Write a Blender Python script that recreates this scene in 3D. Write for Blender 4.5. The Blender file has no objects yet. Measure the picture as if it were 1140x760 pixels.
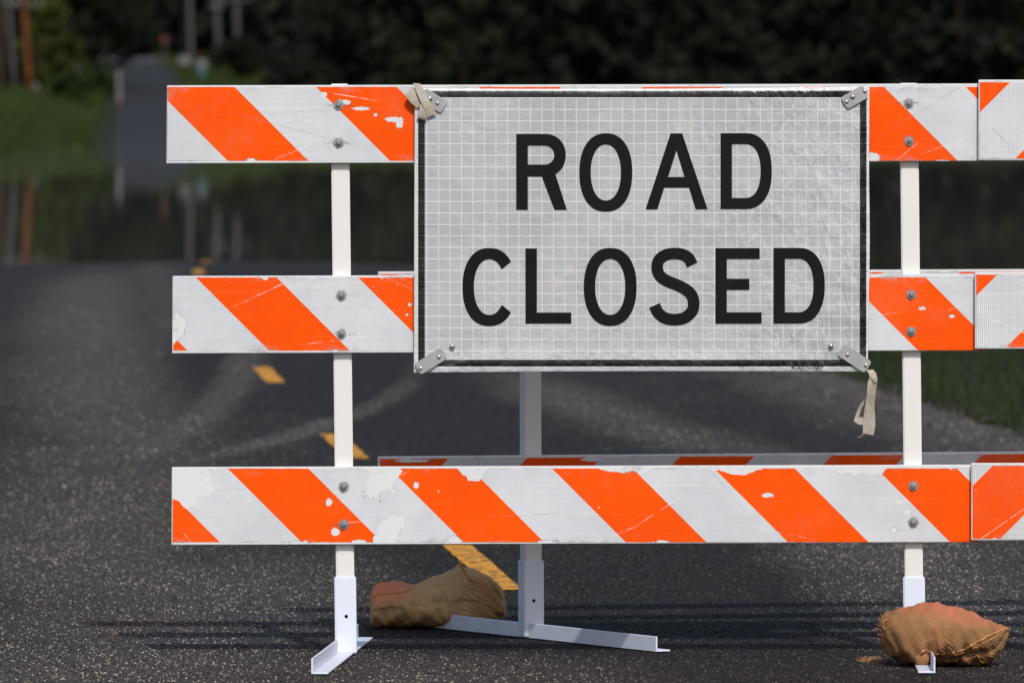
import bpy, bmesh, math, random
import numpy as np
from mathutils import Vector, Matrix
from mathutils.bvhtree import BVHTree

random.seed(7)
rng = np.random.default_rng(7)
R = math.radians
scene = bpy.context.scene
COL = scene.collection

# ------------------------------------------------------------------ camera, sky, sun, exposure
CAM_H = 1.476            # camera height above the road
F = 10000.0              # focal length in photo pixels (photo 1140 x 760)
HORIZON = 110.0
cam_d = bpy.data.cameras.new('camera')
cam = bpy.data.objects.new('camera', cam_d)
COL.objects.link(cam)
cam.location = (0, 0, CAM_H)
cam.rotation_euler = (R(90) - math.atan((380 - HORIZON) / F), 0, 0)
cam_d.sensor_width = 36.0
cam_d.lens = 36.0 * F / 1140.0
cam_d.clip_start = 0.5
cam_d.clip_end = 9000
cam_d.dof.use_dof = True
cam_d.dof.focus_distance = 23.75
cam_d.dof.aperture_fstop = 9.5
scene.camera = cam

SUN = Vector((0.20, -1.04, 1.0)).normalized()
SUN_EL = math.asin(SUN.z)
SUN_AZ = math.atan2(SUN.x, SUN.y)
world = bpy.data.worlds.new('World')
scene.world = world
world.use_nodes = True
wn = world.node_tree.nodes
wl = world.node_tree.links
sky = wn.new('ShaderNodeTexSky')
sky.sky_type = 'NISHITA'
sky.sun_disc = False
sky.sun_elevation = SUN_EL
sky.sun_rotation = SUN_AZ
sky.air_density = 1.0
sky.dust_density = 2.2
sky.ozone_density = 0.6
wl.new(sky.outputs[0], wn['Background'].inputs[0])
wn['Background'].inputs[1].default_value = 0.12

sun_d = bpy.data.lights.new('sun', 'SUN')
sun_d.energy = 3.0
sun_d.angle = R(1.1)
sun_d.color = (1.0, 0.975, 0.94)
sun = bpy.data.objects.new('sun', sun_d)
COL.objects.link(sun)
sun.rotation_euler = (-SUN).to_track_quat('-Z', 'Y').to_euler()
sun.location = (0, 0, 60)

scene.view_settings.view_transform = 'Standard'
scene.view_settings.look = 'None'
scene.view_settings.exposure = 0.0
scene.view_settings.gamma = 1.0
scene.view_settings.use_curve_mapping = False
scene.cycles.use_denoising = True
scene.cycles.max_bounces = 8

# ------------------------------------------------------------------ node helper
class S:
    """a value socket with arithmetic"""
    def __init__(s, nt, sock): s.nt, s.k = nt, sock
    def op(s, o, b=None, c=None, clamp=False):
        n = s.nt.nodes.new('ShaderNodeMath'); n.operation = o; n.use_clamp = clamp
        s.nt.links.new(s.k, n.inputs[0])
        for i, v in ((1, b), (2, c)):
            if v is None: continue
            if isinstance(v, S): s.nt.links.new(v.k, n.inputs[i])
            else: n.inputs[i].default_value = v
        return S(s.nt, n.outputs[0])
    def __add__(s, b): return s.op('ADD', b)
    __radd__ = __add__
    def __sub__(s, b): return s.op('SUBTRACT', b)
    def __rsub__(s, b): return (s * -1.0) + b
    def __mul__(s, b): return s.op('MULTIPLY', b)
    __rmul__ = __mul__
    def __truediv__(s, b): return s.op('DIVIDE', b)
    def gt(s, b): return s.op('GREATER_THAN', b)
    def lt(s, b): return s.op('LESS_THAN', b)
    def min(s, b): return s.op('MINIMUM', b)
    def max(s, b): return s.op('MAXIMUM', b)
    def abs(s): return s.op('ABSOLUTE')
    def pow(s, b): return s.op('POWER', b)
    def sin(s): return s.op('SINE')
    def sqrt(s): return s.op('SQRT')
    def mod(s, b): return s.op('FLOORED_MODULO', b)
    def clamp(s): return s.op('ADD', 0.0, clamp=True)
    def step(s, a, b):      # smooth ramp a..b -> 0..1
        n = s.nt.nodes.new('ShaderNodeMapRange'); n.interpolation_type = 'SMOOTHSTEP'
        s.nt.links.new(s.k, n.inputs[0])
        n.inputs[1].default_value = a; n.inputs[2].default_value = b
        return S(s.nt, n.outputs[0])

class Mat:
    def __init__(s, name, rough=0.6, spec=0.5, metal=0.0):
        s.m = bpy.data.materials.new(name); s.m.use_nodes = True
        s.nt = s.m.node_tree
        s.b = s.nt.nodes['Principled BSDF']
        s.b.inputs['Roughness'].default_value = rough
        s.b.inputs['Specular IOR Level'].default_value = spec
        s.b.inputs['Metallic'].default_value = metal
        s.tc = s.nt.nodes.new('ShaderNodeTexCoord')
    def xyz(s, which='Object'):
        n = s.nt.nodes.new('ShaderNodeSeparateXYZ')
        s.nt.links.new(s.tc.outputs[which], n.inputs[0])
        return [S(s.nt, o) for o in n.outputs]
    def noise(s, scale, detail=3, rough=0.55, sx=1, sy=1, sz=1, off=0.0, dist=0.0, which='Object'):
        mp = s.nt.nodes.new('ShaderNodeMapping')
        mp.inputs['Scale'].default_value = (sx, sy, sz)
        mp.inputs['Location'].default_value = (off, off * 1.7, off * .6)
        s.nt.links.new(s.tc.outputs[which], mp.inputs[0])
        n = s.nt.nodes.new('ShaderNodeTexNoise')
        n.inputs['Scale'].default_value = scale; n.inputs['Detail'].default_value = detail
        n.inputs['Roughness'].default_value = rough; n.inputs['Distortion'].default_value = dist
        s.nt.links.new(mp.outputs[0], n.inputs['Vector'])
        return S(s.nt, n.outputs['Fac'])
    def voronoi(s, scale, feature='F1', sx=1, sy=1, sz=1, which='Object', out='Distance'):
        mp = s.nt.nodes.new('ShaderNodeMapping'); mp.inputs['Scale'].default_value = (sx, sy, sz)
        s.nt.links.new(s.tc.outputs[which], mp.inputs[0])
        n = s.nt.nodes.new('ShaderNodeTexVoronoi'); n.feature = feature
        n.inputs['Scale'].default_value = scale
        s.nt.links.new(mp.outputs[0], n.inputs['Vector'])
        return S(s.nt, n.outputs[out])
    def island(s):
        n = s.nt.nodes.new('ShaderNodeNewGeometry'); return S(s.nt, n.outputs['Random Per Island'])
    def col(s, c):
        n = s.nt.nodes.new('ShaderNodeRGB'); n.outputs[0].default_value = (*c, 1); return n.outputs[0]
    def mix(s, f, a, b):
        n = s.nt.nodes.new('ShaderNodeMix'); n.data_type = 'RGBA'
        if isinstance(f, S): s.nt.links.new(f.k, n.inputs[0])
        else: n.inputs[0].default_value = f
        for v, i in ((a, 6), (b, 7)):
            if isinstance(v, tuple): n.inputs[i].default_value = (*v, 1)
            else: s.nt.links.new(v, n.inputs[i])
        return n.outputs[2]
    def scale(s, c, f):     # colour * value
        n = s.nt.nodes.new('ShaderNodeVectorMath'); n.operation = 'SCALE'
        if isinstance(c, tuple): n.inputs[0].default_value = c
        else: s.nt.links.new(c, n.inputs[0])
        s.nt.links.new(f.k, n.inputs['Scale'])
        return n.outputs[0]
    def base(s, c):
        if isinstance(c, tuple): s.b.inputs['Base Color'].default_value = (*c, 1)
        else: s.nt.links.new(c, s.b.inputs['Base Color'])
        return s
    def rough(s, f): s.nt.links.new(f.k, s.b.inputs['Roughness'])
    def bump(s, h, strength=0.5, dist=0.002):
        n = s.nt.nodes.new('ShaderNodeBump'); n.inputs['Strength'].default_value = strength
        n.inputs['Distance'].default_value = dist
        s.nt.links.new(h.k, n.inputs['Height'])
        s.nt.links.new(n.outputs[0], s.b.inputs['Normal'])

# ------------------------------------------------------------------ object helpers
def tag(o, label=None, cat=None, group=None, kind=None):
    if label: o['label'] = label
    if cat: o['category'] = cat
    if group: o['group'] = group
    if kind: o['kind'] = kind
    return o

def root(name, loc, label, cat, group=None, rz=0.0):
    o = bpy.data.objects.new(name, None); COL.objects.link(o)
    o.location = loc; o.rotation_euler = (0, 0, rz); o.empty_display_size = 0.2
    return tag(o, label, cat, group)

def link(name, me, mats, parent=None, smooth=False):
    o = bpy.data.objects.new(name, me); COL.objects.link(o)
    for m in (mats if isinstance(mats, (list, tuple)) else [mats]):
        me.materials.append(m.m if isinstance(m, Mat) else m)
    if parent: o.parent = parent
    if smooth:
        for p in me.polygons: p.use_smooth = True
    return o

def bm_obj(name, bm, mats, parent=None, smooth=False):
    me = bpy.data.meshes.new(name); bm.normal_update(); bm.to_mesh(me); bm.free()
    return link(name, me, mats, parent, smooth)

def np_mesh(name, verts, faces):
    """verts (N,3), faces (M,k) arrays, all faces the same size"""
    me = bpy.data.meshes.new(name)
    verts = np.asarray(verts, np.float32); faces = np.asarray(faces, np.int32)
    k = faces.shape[1]
    me.vertices.add(len(verts)); me.vertices.foreach_set('co', verts.ravel())
    me.loops.add(faces.size); me.loops.foreach_set('vertex_index', faces.ravel())
    me.polygons.add(len(faces))
    me.polygons.foreach_set('loop_start', np.arange(0, faces.size, k, dtype=np.int32))
    me.update(calc_edges=True); me.validate()
    return me

def add_prism(bm, quad, y0, y1, bevel=0.0):
    """quad of (x,z) corners counter-clockwise seen from -y, from y0 (front) to y1"""
    f = [bm.verts.new((x, y0, z)) for x, z in quad]
    b = [bm.verts.new((x, y1, z)) for x, z in quad]
    n = len(quad); faces = [bm.faces.new(f), bm.faces.new(b[::-1])]
    for i in range(n):
        j = (i + 1) % n
        faces.append(bm.faces.new((f[j], f[i], b[i], b[j])))
    if bevel:
        es = list({e for fa in faces for e in fa.edges})
        bmesh.ops.bevel(bm, geom=es, offset=bevel, segments=2, affect='EDGES', profile=0.6)

def add_box(bm, lo, hi, bevel=0.0):
    add_prism(bm, [(lo[0], lo[2]), (hi[0], lo[2]), (hi[0], hi[2]), (lo[0], hi[2])], lo[1], hi[1], bevel)

def add_tube(bm, pts, radii, seg=8, cap=True):
    pts = [Vector(p) for p in pts]
    if not isinstance(radii, (list, tuple)): radii = [radii] * len(pts)
    rings = []
    prev = None
    for i, p in enumerate(pts):
        t = (pts[min(i + 1, len(pts) - 1)] - pts[max(i - 1, 0)]).normalized()
        if prev is None:
            a = t.orthogonal().normalized()
        else:
            a = (prev - t * prev.dot(t))
            a = a.normalized() if a.length > 1e-6 else t.orthogonal().normalized()
        prev = a; b = t.cross(a)
        rings.append([bm.verts.new(p + (a * math.cos(q) + b * math.sin(q)) * radii[i])
                      for q in [2 * math.pi * k / seg for k in range(seg)]])
    for r0, r1 in zip(rings, rings[1:]):
        for k in range(seg):
            bm.faces.new((r0[k], r0[(k + 1) % seg], r1[(k + 1) % seg], r1[k]))
    if cap:
        bm.faces.new(rings[0][::-1]); bm.faces.new(rings[-1])

def add_lathe_y(bm, cx, y, cz, prof, seg=20):
    """profile of (radius, forward offset) turned about the y axis, facing -y"""
    rings = []
    for r, f in prof:
        rings.append([bm.verts.new((cx + r * math.cos(q), y - f, cz + r * math.sin(q)))
                      for q in [2 * math.pi * k / seg for k in range(seg)]])
    for r0, r1 in zip(rings, rings[1:]):
        for k in range(seg):
            bm.faces.new((r0[k], r0[(k + 1) % seg], r1[(k + 1) % seg], r1[k]))
    bm.faces.new(rings[-1])

D0 = 23.78                               # distance of the front barricade's boards
SC = F / D0
def WX(px, d=D0): return (px - 570.0) * d / F
def WZ(py, d=D0): return CAM_H - (py - HORIZON) * d / F
def GD(py, z=0.0): return (CAM_H - z) * F / (py - HORIZON)

# ------------------------------------------------------------------ road line and levels
CP = np.array([(-40, 4.2), (0, 1.62), (15, .72), (26.84, -.005), (38, -.71), (48, -1.31), (62, -2.06), (76, -2.67), (86, -2.95),
               (100, -3.25), (200, -7.2), (333, -13.0), (450, -18.0), (500, -20.3), (550, -22.4), (620, -25.8), (708, -30.6), (760, -34), (900, -44), (4000, -260)], float)
def cline(y):
    y = np.asarray(y, float)
    # light smoothing of the polyline
    return (np.interp(y - 3, CP[:, 0], CP[:, 1]) + np.interp(y, CP[:, 0], CP[:, 1]) + np.interp(y + 3, CP[:, 0], CP[:, 1])) / 3
def sm(a, b, x):
    t = np.clip((np.asarray(x, float) - a) / (b - a), 0, 1); return t * t * (3 - 2 * t)
WATER = -0.35
def road_z(y):
    y = np.asarray(y, float)
    near = -0.000403 * np.clip(y - 70.8, 0, None) ** 2
    near = np.maximum(near, -0.9)
    far = np.where(y < 708, WATER + 0.01347 * (y - 333), WATER + 0.01347 * 375 - 0.004 * (y - 708))
    far = np.maximum(far, -0.9)
    return np.where(y < 220, near, far)
def crown(off, y): return 0.011 * np.clip(np.asarray(off, float) ** 2, 0, 10) * sm(58, 84, y) * (1 - sm(130, 140, y))
def half_w(y): return 2.75 - 0.95 * sm(120, 320, y)
def terr_z(x, y):
    x = np.asarray(x, float); y = np.asarray(y, float)
    off = x - cline(y)
    rz = road_z(y)
    bank = np.maximum(WATER + 0.0093 * (y - 237), -0.9)
    bank = np.minimum(bank, WATER + 0.0093 * 480)
    left = sm(2.6, 7.5, -off) * sm(200, 235, y)
    z = rz * (1 - left) + np.maximum(bank, rz) * left
    und = 0.04 * np.sin(x * .9 + y * .23) + 0.03 * np.sin(x * .37 - y * .51 + 1.3)
    side = sm(3.0, 5.0, np.abs(off))
    z = z - 0.03 - crown(off, y) + side * (und + 0.05 * np.clip(np.abs(off) - 4, 0, 3) * (y < 210))
    # keep the flooded hollow under water further out, dry land near the camera
    hollow = np.maximum(sm(96, 104, y), sm(70, 76, y) * (off > 3.3)) * (1 - sm(215, 236, y))
    z = np.where(hollow > 0.5, np.minimum(z, -0.62), z)
    return z

# terrain sheet
ys = np.concatenate([np.arange(-60, 20, 8), np.arange(20, 130, 1.5), np.arange(130, 340, 3.5), np.arange(340, 800, 8), np.array([820, 900, 1050, 1300, 1700, 2300, 3200, 4500])])
xs = np.concatenate([np.array([-2500, -1400, -800, -450, -260, -160, -110, -80]), np.arange(-62, 45, .8), np.array([50, 65, 90, 130, 200, 350, 700, 1400, 2500])])
GX, GY = np.meshgrid(xs, ys)
GZ = terr_z(GX, GY)
nx, ny = len(xs), len(ys)
idx = np.arange(nx * ny).reshape(ny, nx)
faces = np.stack([idx[:-1, :-1], idx[:-1, 1:], idx[1:, 1:], idx[1:, :-1]], -1).reshape(-1, 4)
m_soil = Mat('verge_soil', 0.95, 0.1)
n1 = m_soil.noise(0.5, 5, .6); n2 = m_soil.noise(6.0, 4, .6); n3 = m_soil.noise(45.0, 3)
c = m_soil.mix(n1.step(.35, .65), (.010, .016, .006), (.024, .030, .010))
c = m_soil.mix(n2.step(.5, .8), c, (.026, .030, .010))
c = m_soil.scale(c, n3 * .9 + .55)
m_soil.base(c)
link('ground', np_mesh('ground', np.stack([GX, GY, GZ], -1).reshape(-1, 3), faces), m_soil, smooth=True)['kind'] = 'structure'

# road sheet and gravel shoulders
def ribbon(name, y0, y1, step, offs, lift, mat, kind='structure', edge=0.0):
    yy = np.arange(y0, y1 + 1e-6, step)
    V = []; k = len(offs)
    for y in yy:
        cx = float(cline(y)); z = float(road_z(y)); w = float(half_w(y)) / 2.75
        for i, o in enumerate(offs):
            e = 0.0
            if edge and i in (0, k - 1): e = edge * (math.sin(y * 1.9 + i) + .7 * math.sin(y * 4.3 + 2 * i) + .5 * random.uniform(-1, 1))
            V.append((cx + (o + e) * w, y, z + lift - float(crown((o + e) * w, y))))
    n = len(yy); ii = np.arange(n * k).reshape(n, k)
    fa = np.stack([ii[:-1, :-1], ii[:-1, 1:], ii[1:, 1:], ii[1:, :-1]], -1).reshape(-1, 4)
    o = link(name, np_mesh(name, V, fa), mat, smooth=True); o['kind'] = kind
    return o

def dust_map(m):
    """light dust in the wheel paths and darker worn bands, 0..1, from the place on the ground"""
    X, Y, Z = m.xyz()
    big = m.noise(0.5, 4, .6, sy=.35); mid = m.noise(2.4, 4, .65, sy=.25); wav = m.noise(1.1, 2, .5, sy=.3, off=7.)
    def band(P, w, soft):
        (x0, y0), (xm, ym), (x1, y1) = P
        A = np.polyfit([y0, ym, y1], [x0, xm, x1], 2)
        c = (Y * float(A[0]) + float(A[1])) * Y + float(A[2])
        dx = (X - c + (mid - .5) * (w * .8) + (wav - .5) * (w * .5)).abs()
        f = 1.0 - dx.step(w * (1 - soft), w * (1 + soft))
        L = abs(y1 - y0); lo, hi = min(y0, y1), max(y0, y1)
        return f * Y.step(lo - .3 * L, lo + .2 * L) * (1.0 - Y.step(hi - .2 * L, hi + .3 * L))
    dust = band([(-1.62, 37.5), (-2.25, 48.5), (-3.5, 76)], .36, .95) * .95
    dust = dust.max(band([(-1.25, 25), (-1.45, 31), (-1.75, 39)], .45, .95) * .7)
    dust = dust.max(band([(-1.90, 31), (-1.72, 34), (-1.62, 37)], .10, .9) * .6)
    dust = dust.max(band([(-2.0, 55), (-2.75, 70), (-3.4, 86)], .20, .95) * .55)
    dust = dust.max(band([(-1.58, 36), (-1.45, 43.5), (-1.56, 52)], .11, .8) * 1.0)
    dust = dust.max(band([(-1.34, 36.4), (-.79, 41.3), (-.56, 49)], .08, .8) * 1.0)
    dust = dust.max(band([(.05, 47.5), (.40, 42.5), (.95, 37.5)], .22, .95) * .85)
    dust = dust.max(band([(1.3, 24.5), (1.25, 27.5), (1.2, 31)], .38, .9) * .85)
    dust = dust.max(band([(-1.15, 22.0), (-1.05, 25.2), (-.95, 28.5)], .55, .9) * .75)
    dust = dust.max(band([(-.15, 22.0), (-.1, 22.9), (-.05, 23.9)], .40, .9) * .6)
    dust = dust.max(band([(1.45, 48), (1.7, 43), (2.1, 37)], .30, .9) * .8)
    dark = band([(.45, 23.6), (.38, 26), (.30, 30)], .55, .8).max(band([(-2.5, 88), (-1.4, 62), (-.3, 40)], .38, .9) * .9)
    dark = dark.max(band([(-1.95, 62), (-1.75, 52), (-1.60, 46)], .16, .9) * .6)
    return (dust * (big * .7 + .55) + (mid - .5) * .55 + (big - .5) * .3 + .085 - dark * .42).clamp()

m_asph = Mat('asphalt', 0.85, 0.2)
fine = m_asph.noise(95.0, 2, .7); fine2 = m_asph.noise(38.0, 2, .6, off=3.3)
grit = m_asph.voronoi(120.0)
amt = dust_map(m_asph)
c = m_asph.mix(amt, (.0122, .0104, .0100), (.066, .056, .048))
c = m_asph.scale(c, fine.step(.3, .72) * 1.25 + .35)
c = m_asph.mix(fine2.step(.62, .74) * (amt * .6 + .10), c, (.17, .148, .122))
m_asph.base(c)
m_asph.bump(fine * .6 + grit * .5, 0.9, 0.006)
ribbon('road', -40, 136, 1.0, [-2.75, -2, -1, 0, 1, 2, 2.75], 0.0, m_asph, edge=.04)

m_far = Mat('far_asphalt', .8, .2)
nf = m_far.noise(.4, 4, .6)
m_far.base(m_far.scale((.019, .0175, .019), nf * 1.4 + .4))
ribbon('far_road', 290, 710, 5.0, [-2.75, -1, 1, 2.75], 0.035, m_far)

m_cross = Mat('pale_asphalt', .85, .2)
nf = m_cross.noise(.3, 4, .6); m_cross.base(m_cross.scale((.085, .080, .080), nf + .5))
V = []
for y in (668, 685, 700, 712):
    for x in np.linspace(-60, -26.2, 12): V.append((x, y, float(road_z(y)) + .06))
link('cross_road', np_mesh('cross_road', V, [(r * 12 + k, r * 12 + k + 1, r * 12 + k + 13, r * 12 + k + 12) for r in range(3) for k in range(11)]), m_cross)['kind'] = 'structure'

m_grav = Mat('gravel_shoulder_grey', .95, .15)
n1 = m_grav.noise(60, 3, .7); n2 = m_grav.noise(3, 4, .6)
c = m_grav.mix(n2.step(.35, .65), (.045, .040, .036), (.10, .090, .080))
m_grav.base(m_grav.scale(c, n1 * 1.5 + .25)); m_grav.bump(n1, .8, .01)
ribbon('shoulder', 10, 104, .35, [2.6, 2.9, 3.18], -0.006, m_grav, edge=.10).name = 'shoulder'
ribbon('shoulder', 10, 104, .35, [-3.18, -2.9, -2.6], -0.006, m_grav, edge=.10)

# yellow centre dashes, worn
m_yel = Mat('worn_yellow_paint', .7, .3)
n1 = m_yel.noise(70, 3, .7); n2 = m_yel.noise(9, 4, .6); n3 = m_yel.noise(26, 3, .6, sy=.3)
c = m_yel.mix(n2.step(.35, .7), (.72, .33, .010), (.56, .235, .010))
c = m_yel.mix((n1 * .55 + n3 * .45).step(.50, .57), c, (.04, .036, .03))
m_yel.base(c); m_yel.bump(n1, .6, .004)
places = ['', 'nearest the camera, passing beside the burlap sandbag', 'beside the left post below the middle rail', 'left of the left post under the middle rail',
          'hidden behind the middle rail', 'hidden behind the middle rail', 'just above the top edge of the middle rail', 'farthest off, at the edge of the flood water']
for i in range(0, 8):
    if i in (0, 4, 5): continue
    a = 26.95 + 9.85 * (i - 1)
    yy = np.linspace(a, a + 2.7, 14)
    V = []
    for j, y in enumerate(yy):
        cx = float(cline(y)); z = float(road_z(y)) + .004
        e = .004
        V += [(cx - .047 + random.uniform(-e, e), y, z), (cx + .047 + random.uniform(-e, e), y, z)]
    fa = [(2 * j, 2 * j + 1, 2 * j + 3, 2 * j + 2) for j in range(len(yy) - 1)]
    o = link('centre_dash', np_mesh('centre_dash', V, fa), m_yel)
    tag(o, 'worn yellow centre line dash ' + places[i], 'road marking', 'yellow centre line dashes')
    o['kind'] = 'structure'

# loose aggregate standing out of the near road surface
def stones(name, n, y0, y1, fx0, fx1, smin, smax, mat, lift=0.0, fall=1.0):
    # density even on the ground inside the strip
    y = y0 + (y1 - y0) * rng.random(n) ** fall; x = (fx0 + (fx1 - fx0) * rng.random(n)) * y
    s = smin + (smax - smin) * rng.random(n) ** 2.2
    z = road_z(y) + lift
    a = rng.random(n) * 6.283
    base = np.array([(1, 0, 0), (-.5, .87, 0), (-.5, -.87, 0), (.15, .05, .75)])
    V = np.zeros((n, 4, 3))
    for k in range(4):
        bx, by, bz = base[k]
        jx = 1 + .5 * (rng.random(n) - .5)
        V[:, k, 0] = x + s * jx * (bx * np.cos(a) - by * np.sin(a))
        V[:, k, 1] = y + s * jx * (bx * np.sin(a) + by * np.cos(a))
        V[:, k, 2] = z + s * bz * (.6 + .7 * rng.random(n))
    i = np.arange(n)[:, None] * 4
    fa = np.stack([i + np.array([0, 1, 3]), i + np.array([1, 2, 3]), i + np.array([2, 0, 3])], 1).reshape(-1, 3)
    o = link(name, np_mesh(name, V.reshape(-1, 3), fa), mat)
    return o
m_stone = Mat('aggregate', .8, .3)
isl = m_stone.island(); amt = dust_map(m_stone)
c = m_stone.mix(isl.step(.25, .75), (.0090, .0078, .0076), (.074, .063, .054))
c = m_stone.mix(isl.step(.74, .93), c, (.46, .40, .33))
c = m_stone.scale(c, amt * .95 + .20)
m_stone.base(c)
A_ = 'coarse pale and dark stone chips standing out of the asphalt '
tag(stones('aggregate', 270000, 22.3, 33, -.060, .060, .0018, .0056, m_stone, -.0008), A_ + 'around the barricade feet', 'road grit', kind='stuff')
tag(stones('aggregate', 110000, 33, 66, -.060, .060, .0026, .0075, m_stone, -.0008, 1.7), A_ + 'further up the road', 'road grit', kind='stuff')

# water
m_wat = Mat('flood_water', .02, .5)
m_wat.b.inputs['IOR'].default_value = 1.33
m_wat.base((.10, .105, .085))
w1 = m_wat.noise(.9, 3, .5, sx=.35); w2 = m_wat.noise(.045, 3, .5, sx=.25)
m_wat.bump(w1 * (w2.step(.45, .7) * .8 + .4), .07, .02)
me = np_mesh('water', [(-900, 60, WATER), (900, 60, WATER), (900, 900, WATER), (-900, 900, WATER)], [(0, 1, 2, 3)])
link('water', me, m_wat)['kind'] = 'structure'

# ------------------------------------------------------------------ vegetation
def leaf_mat(name, a, b, c3=None, ns=.55):
    m = Mat(name, .75, .15)
    i = m.island(); n = m.noise(ns, 3, .6)
    c = m.mix(i, a, b)
    if c3: c = m.mix(n.step(.5, .72), c, c3)
    m.base(m.scale(c, (i.mod(.37) * 1.3 + .7) * (m.noise(ns * .4, 3, .6, off=3.) * 1.6 + .2)))
    return m
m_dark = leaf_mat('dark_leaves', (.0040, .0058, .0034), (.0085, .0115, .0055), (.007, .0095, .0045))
m_mid = leaf_mat('green_leaves', (.008, .0125, .005), (.015, .021, .007), (.019, .023, .006))
m_yg = leaf_mat('yellow_green_leaves', (.028, .038, .006), (.046, .056, .008))
m_bark = Mat('bark', .9, .1); nb = m_bark.noise(6, 4, .6, sz=.2); m_bark.base(m_bark.scale((.016, .013, .010), nb + .4))

def leaves(cs, rs, per, size):
    """leaf quads on the shells of clumps: cs (n,3) centres, rs (n,3) radii"""
    n = len(cs)
    N = n * per
    c = np.repeat(cs, per, 0); r = np.repeat(rs, per, 0)
    d = rng.normal(size=(N, 3)); d /= np.linalg.norm(d, axis=1)[:, None]
    p = c + d * r * (0.25 + .95 * rng.random(N))[:, None]
    u = rng.normal(size=(N, 3)); u /= np.linalg.norm(u, axis=1)[:, None]
    w = rng.normal(size=(N, 3)); v = np.cross(u, w); v /= np.linalg.norm(v, axis=1)[:, None]
    s = size * (.5 + rng.random(N))[:, None]
    V = np.stack([p - u * s, p - v * s * .5, p + u * s, p + v * s * .5], 1)
    return V.reshape(-1, 3)
def crown_clumps(x, y, z, h, w, n):
    """clump centres through a crown: base z, height h, half width w"""
    t = rng.random(n) ** .8
    prof = np.sin(np.clip(t * .92 + .10, 0, 1) * math.pi) ** .6
    a = rng.random(n) * 6.283; q = np.sqrt(rng.random(n)) * prof * w
    cs = np.stack([x + q * np.cos(a), y + q * np.sin(a) * .8, z + h * (.12 + .86 * t)], -1)
    rr = (w * .20 + w * .16 * rng.random(n))
    return cs, np.stack([rr, rr, rr * .8], -1)
def quads(V): return np_mesh('leaf_quads', V, np.arange(len(V)).reshape(-1, 4))
def trunk_into(bm, x, y, z, h, r):
    lean = random.uniform(-.03, .03) * h
    add_tube(bm, [(x, y, z - .3), (x + lean * .3, y, z + h * .3), (x + lean, y, z + h * .8)], [r, r * .75, r * .25], 7)
    for k in range(5):
        a = random.uniform(0, 6.28); zz = z + h * random.uniform(.3, .65)
        l = h * random.uniform(.15, .28)
        add_tube(bm, [(x + lean * .5, y, zz), (x + math.cos(a) * l * .6, y + math.sin(a) * l * .6, zz + l * .4), (x + math.cos(a) * l, y + math.sin(a) * l, zz + l)], [r * .4, r * .28, r * .1], 5)

# the far wood, one dark mass
pos = []
def row(px0, px1, d0, d1, n, h0, h1):
    for i in range(n):
        px = px0 + (px1 - px0) * (i + random.random()) / n; d = random.uniform(d0, d1)
        pos.append((px, d, random.uniform(h0, h1)))
row(345, 2100, 430, 450, 46, 9, 14); row(335, 2200, 460, 500, 44, 13, 18); row(-900, 95, 560, 620, 30, 15, 20); row(360, 2300, 560, 620, 44, 15, 20); row(185, 420, 705, 730, 26, 13, 17)
row(-700, 140, 500, 530, 22, 10, 15); row(-200, 420, 735, 790, 26, 14, 20); row(-300, 500, 800, 900, 24, 20, 26)
row(2100, 4300, 440, 520, 64, 12, 18); row(-2800, -700, 520, 600, 56, 13, 19)
CS, RS = [], []
bmT = bmesh.new()
for px, d, h in pos:
    x = (px - 570) * d / F; z = float(terr_z(x, d)); w = h * random.uniform(.22, .32)
    a, b = crown_clumps(x, d, z, h, w, 40); CS.append(a); RS.append(b)
    # low brush at the foot
    a, b = crown_clumps(x + random.uniform(-2, 2), d - 2, z - .4, h * .35, w * 1.1, 14); CS.append(a); RS.append(b)
    trunk_into(bmT, x, d, z, h, h * .016)
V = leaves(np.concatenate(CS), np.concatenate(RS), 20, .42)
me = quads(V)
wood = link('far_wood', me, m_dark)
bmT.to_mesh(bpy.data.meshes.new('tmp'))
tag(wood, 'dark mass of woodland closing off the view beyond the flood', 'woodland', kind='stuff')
tr = bm_obj('trunks', bmT, m_bark, wood); tr['kind'] = 'stuff'

def plant(name, px, d, h, w, mat, label, cat, n=34, per=45, size=.2, z=None, trunk=True):
    x = (px - 570) * d / F
    z = float(terr_z(x, d)) if z is None else z
    r = root(name, (x, d, z), label, cat)
    cs, rs = crown_clumps(0, 0, 0, h, w, n)
    link('crown', quads(leaves(cs, rs, per, size)), mat, r)
    if trunk:
        bm = bmesh.new(); trunk_into(bm, 0, 0, 0, h, max(.04, h * .018)); bm_obj('trunk', bm, m_bark, r)
    return r
plant('shrub', 58, 480, 5.2, 1.5, m_yg, 'yellow-green tall shrub right of the orange-brown utility pole', 'shrub', size=.26)
plant('tree', 118, 505, 9.5, 2.6, m_mid, 'green leafy tree standing behind the left verge, left of the far road crest', 'tree', size=.3)
m_bank = leaf_mat('bank_shrub_leaves', (.014, .024, .007), (.028, .042, .010), (.040, .054, .010))
plant('shrub', 106, 475, 1.7, 1.2, m_bank, 'rounded green bush on the left bank beside the white mailbox', 'shrub', size=.2, trunk=False)
plant('shrub', 80, 440, 1.6, 1.1, m_bank, 'wide low green bush between the orange-brown pole and the white mailbox', 'shrub', size=.2, trunk=False)
plant('shrub', 457, 425, 2.7, 1.3, m_mid, 'small yellowish-green bush at the foot of the dark wood, above the top rail', 'shrub')
plant('shrub', 268, 560, 2.4, 2.0, m_dark, 'low dark bush beside the three grey utility poles', 'shrub')
plant('tree', 515, 424, 9.5, 1.9, m_mid, 'paler green tree fronting the dark wood, above the left corner of the sign', 'tree', n=22, per=30, size=.28)
plant('tree', 1150, 424, 8.0, 1.6, m_mid, 'mid green tree in the dark wood near the right edge of the picture', 'tree', n=18, per=30, size=.28)
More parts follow.
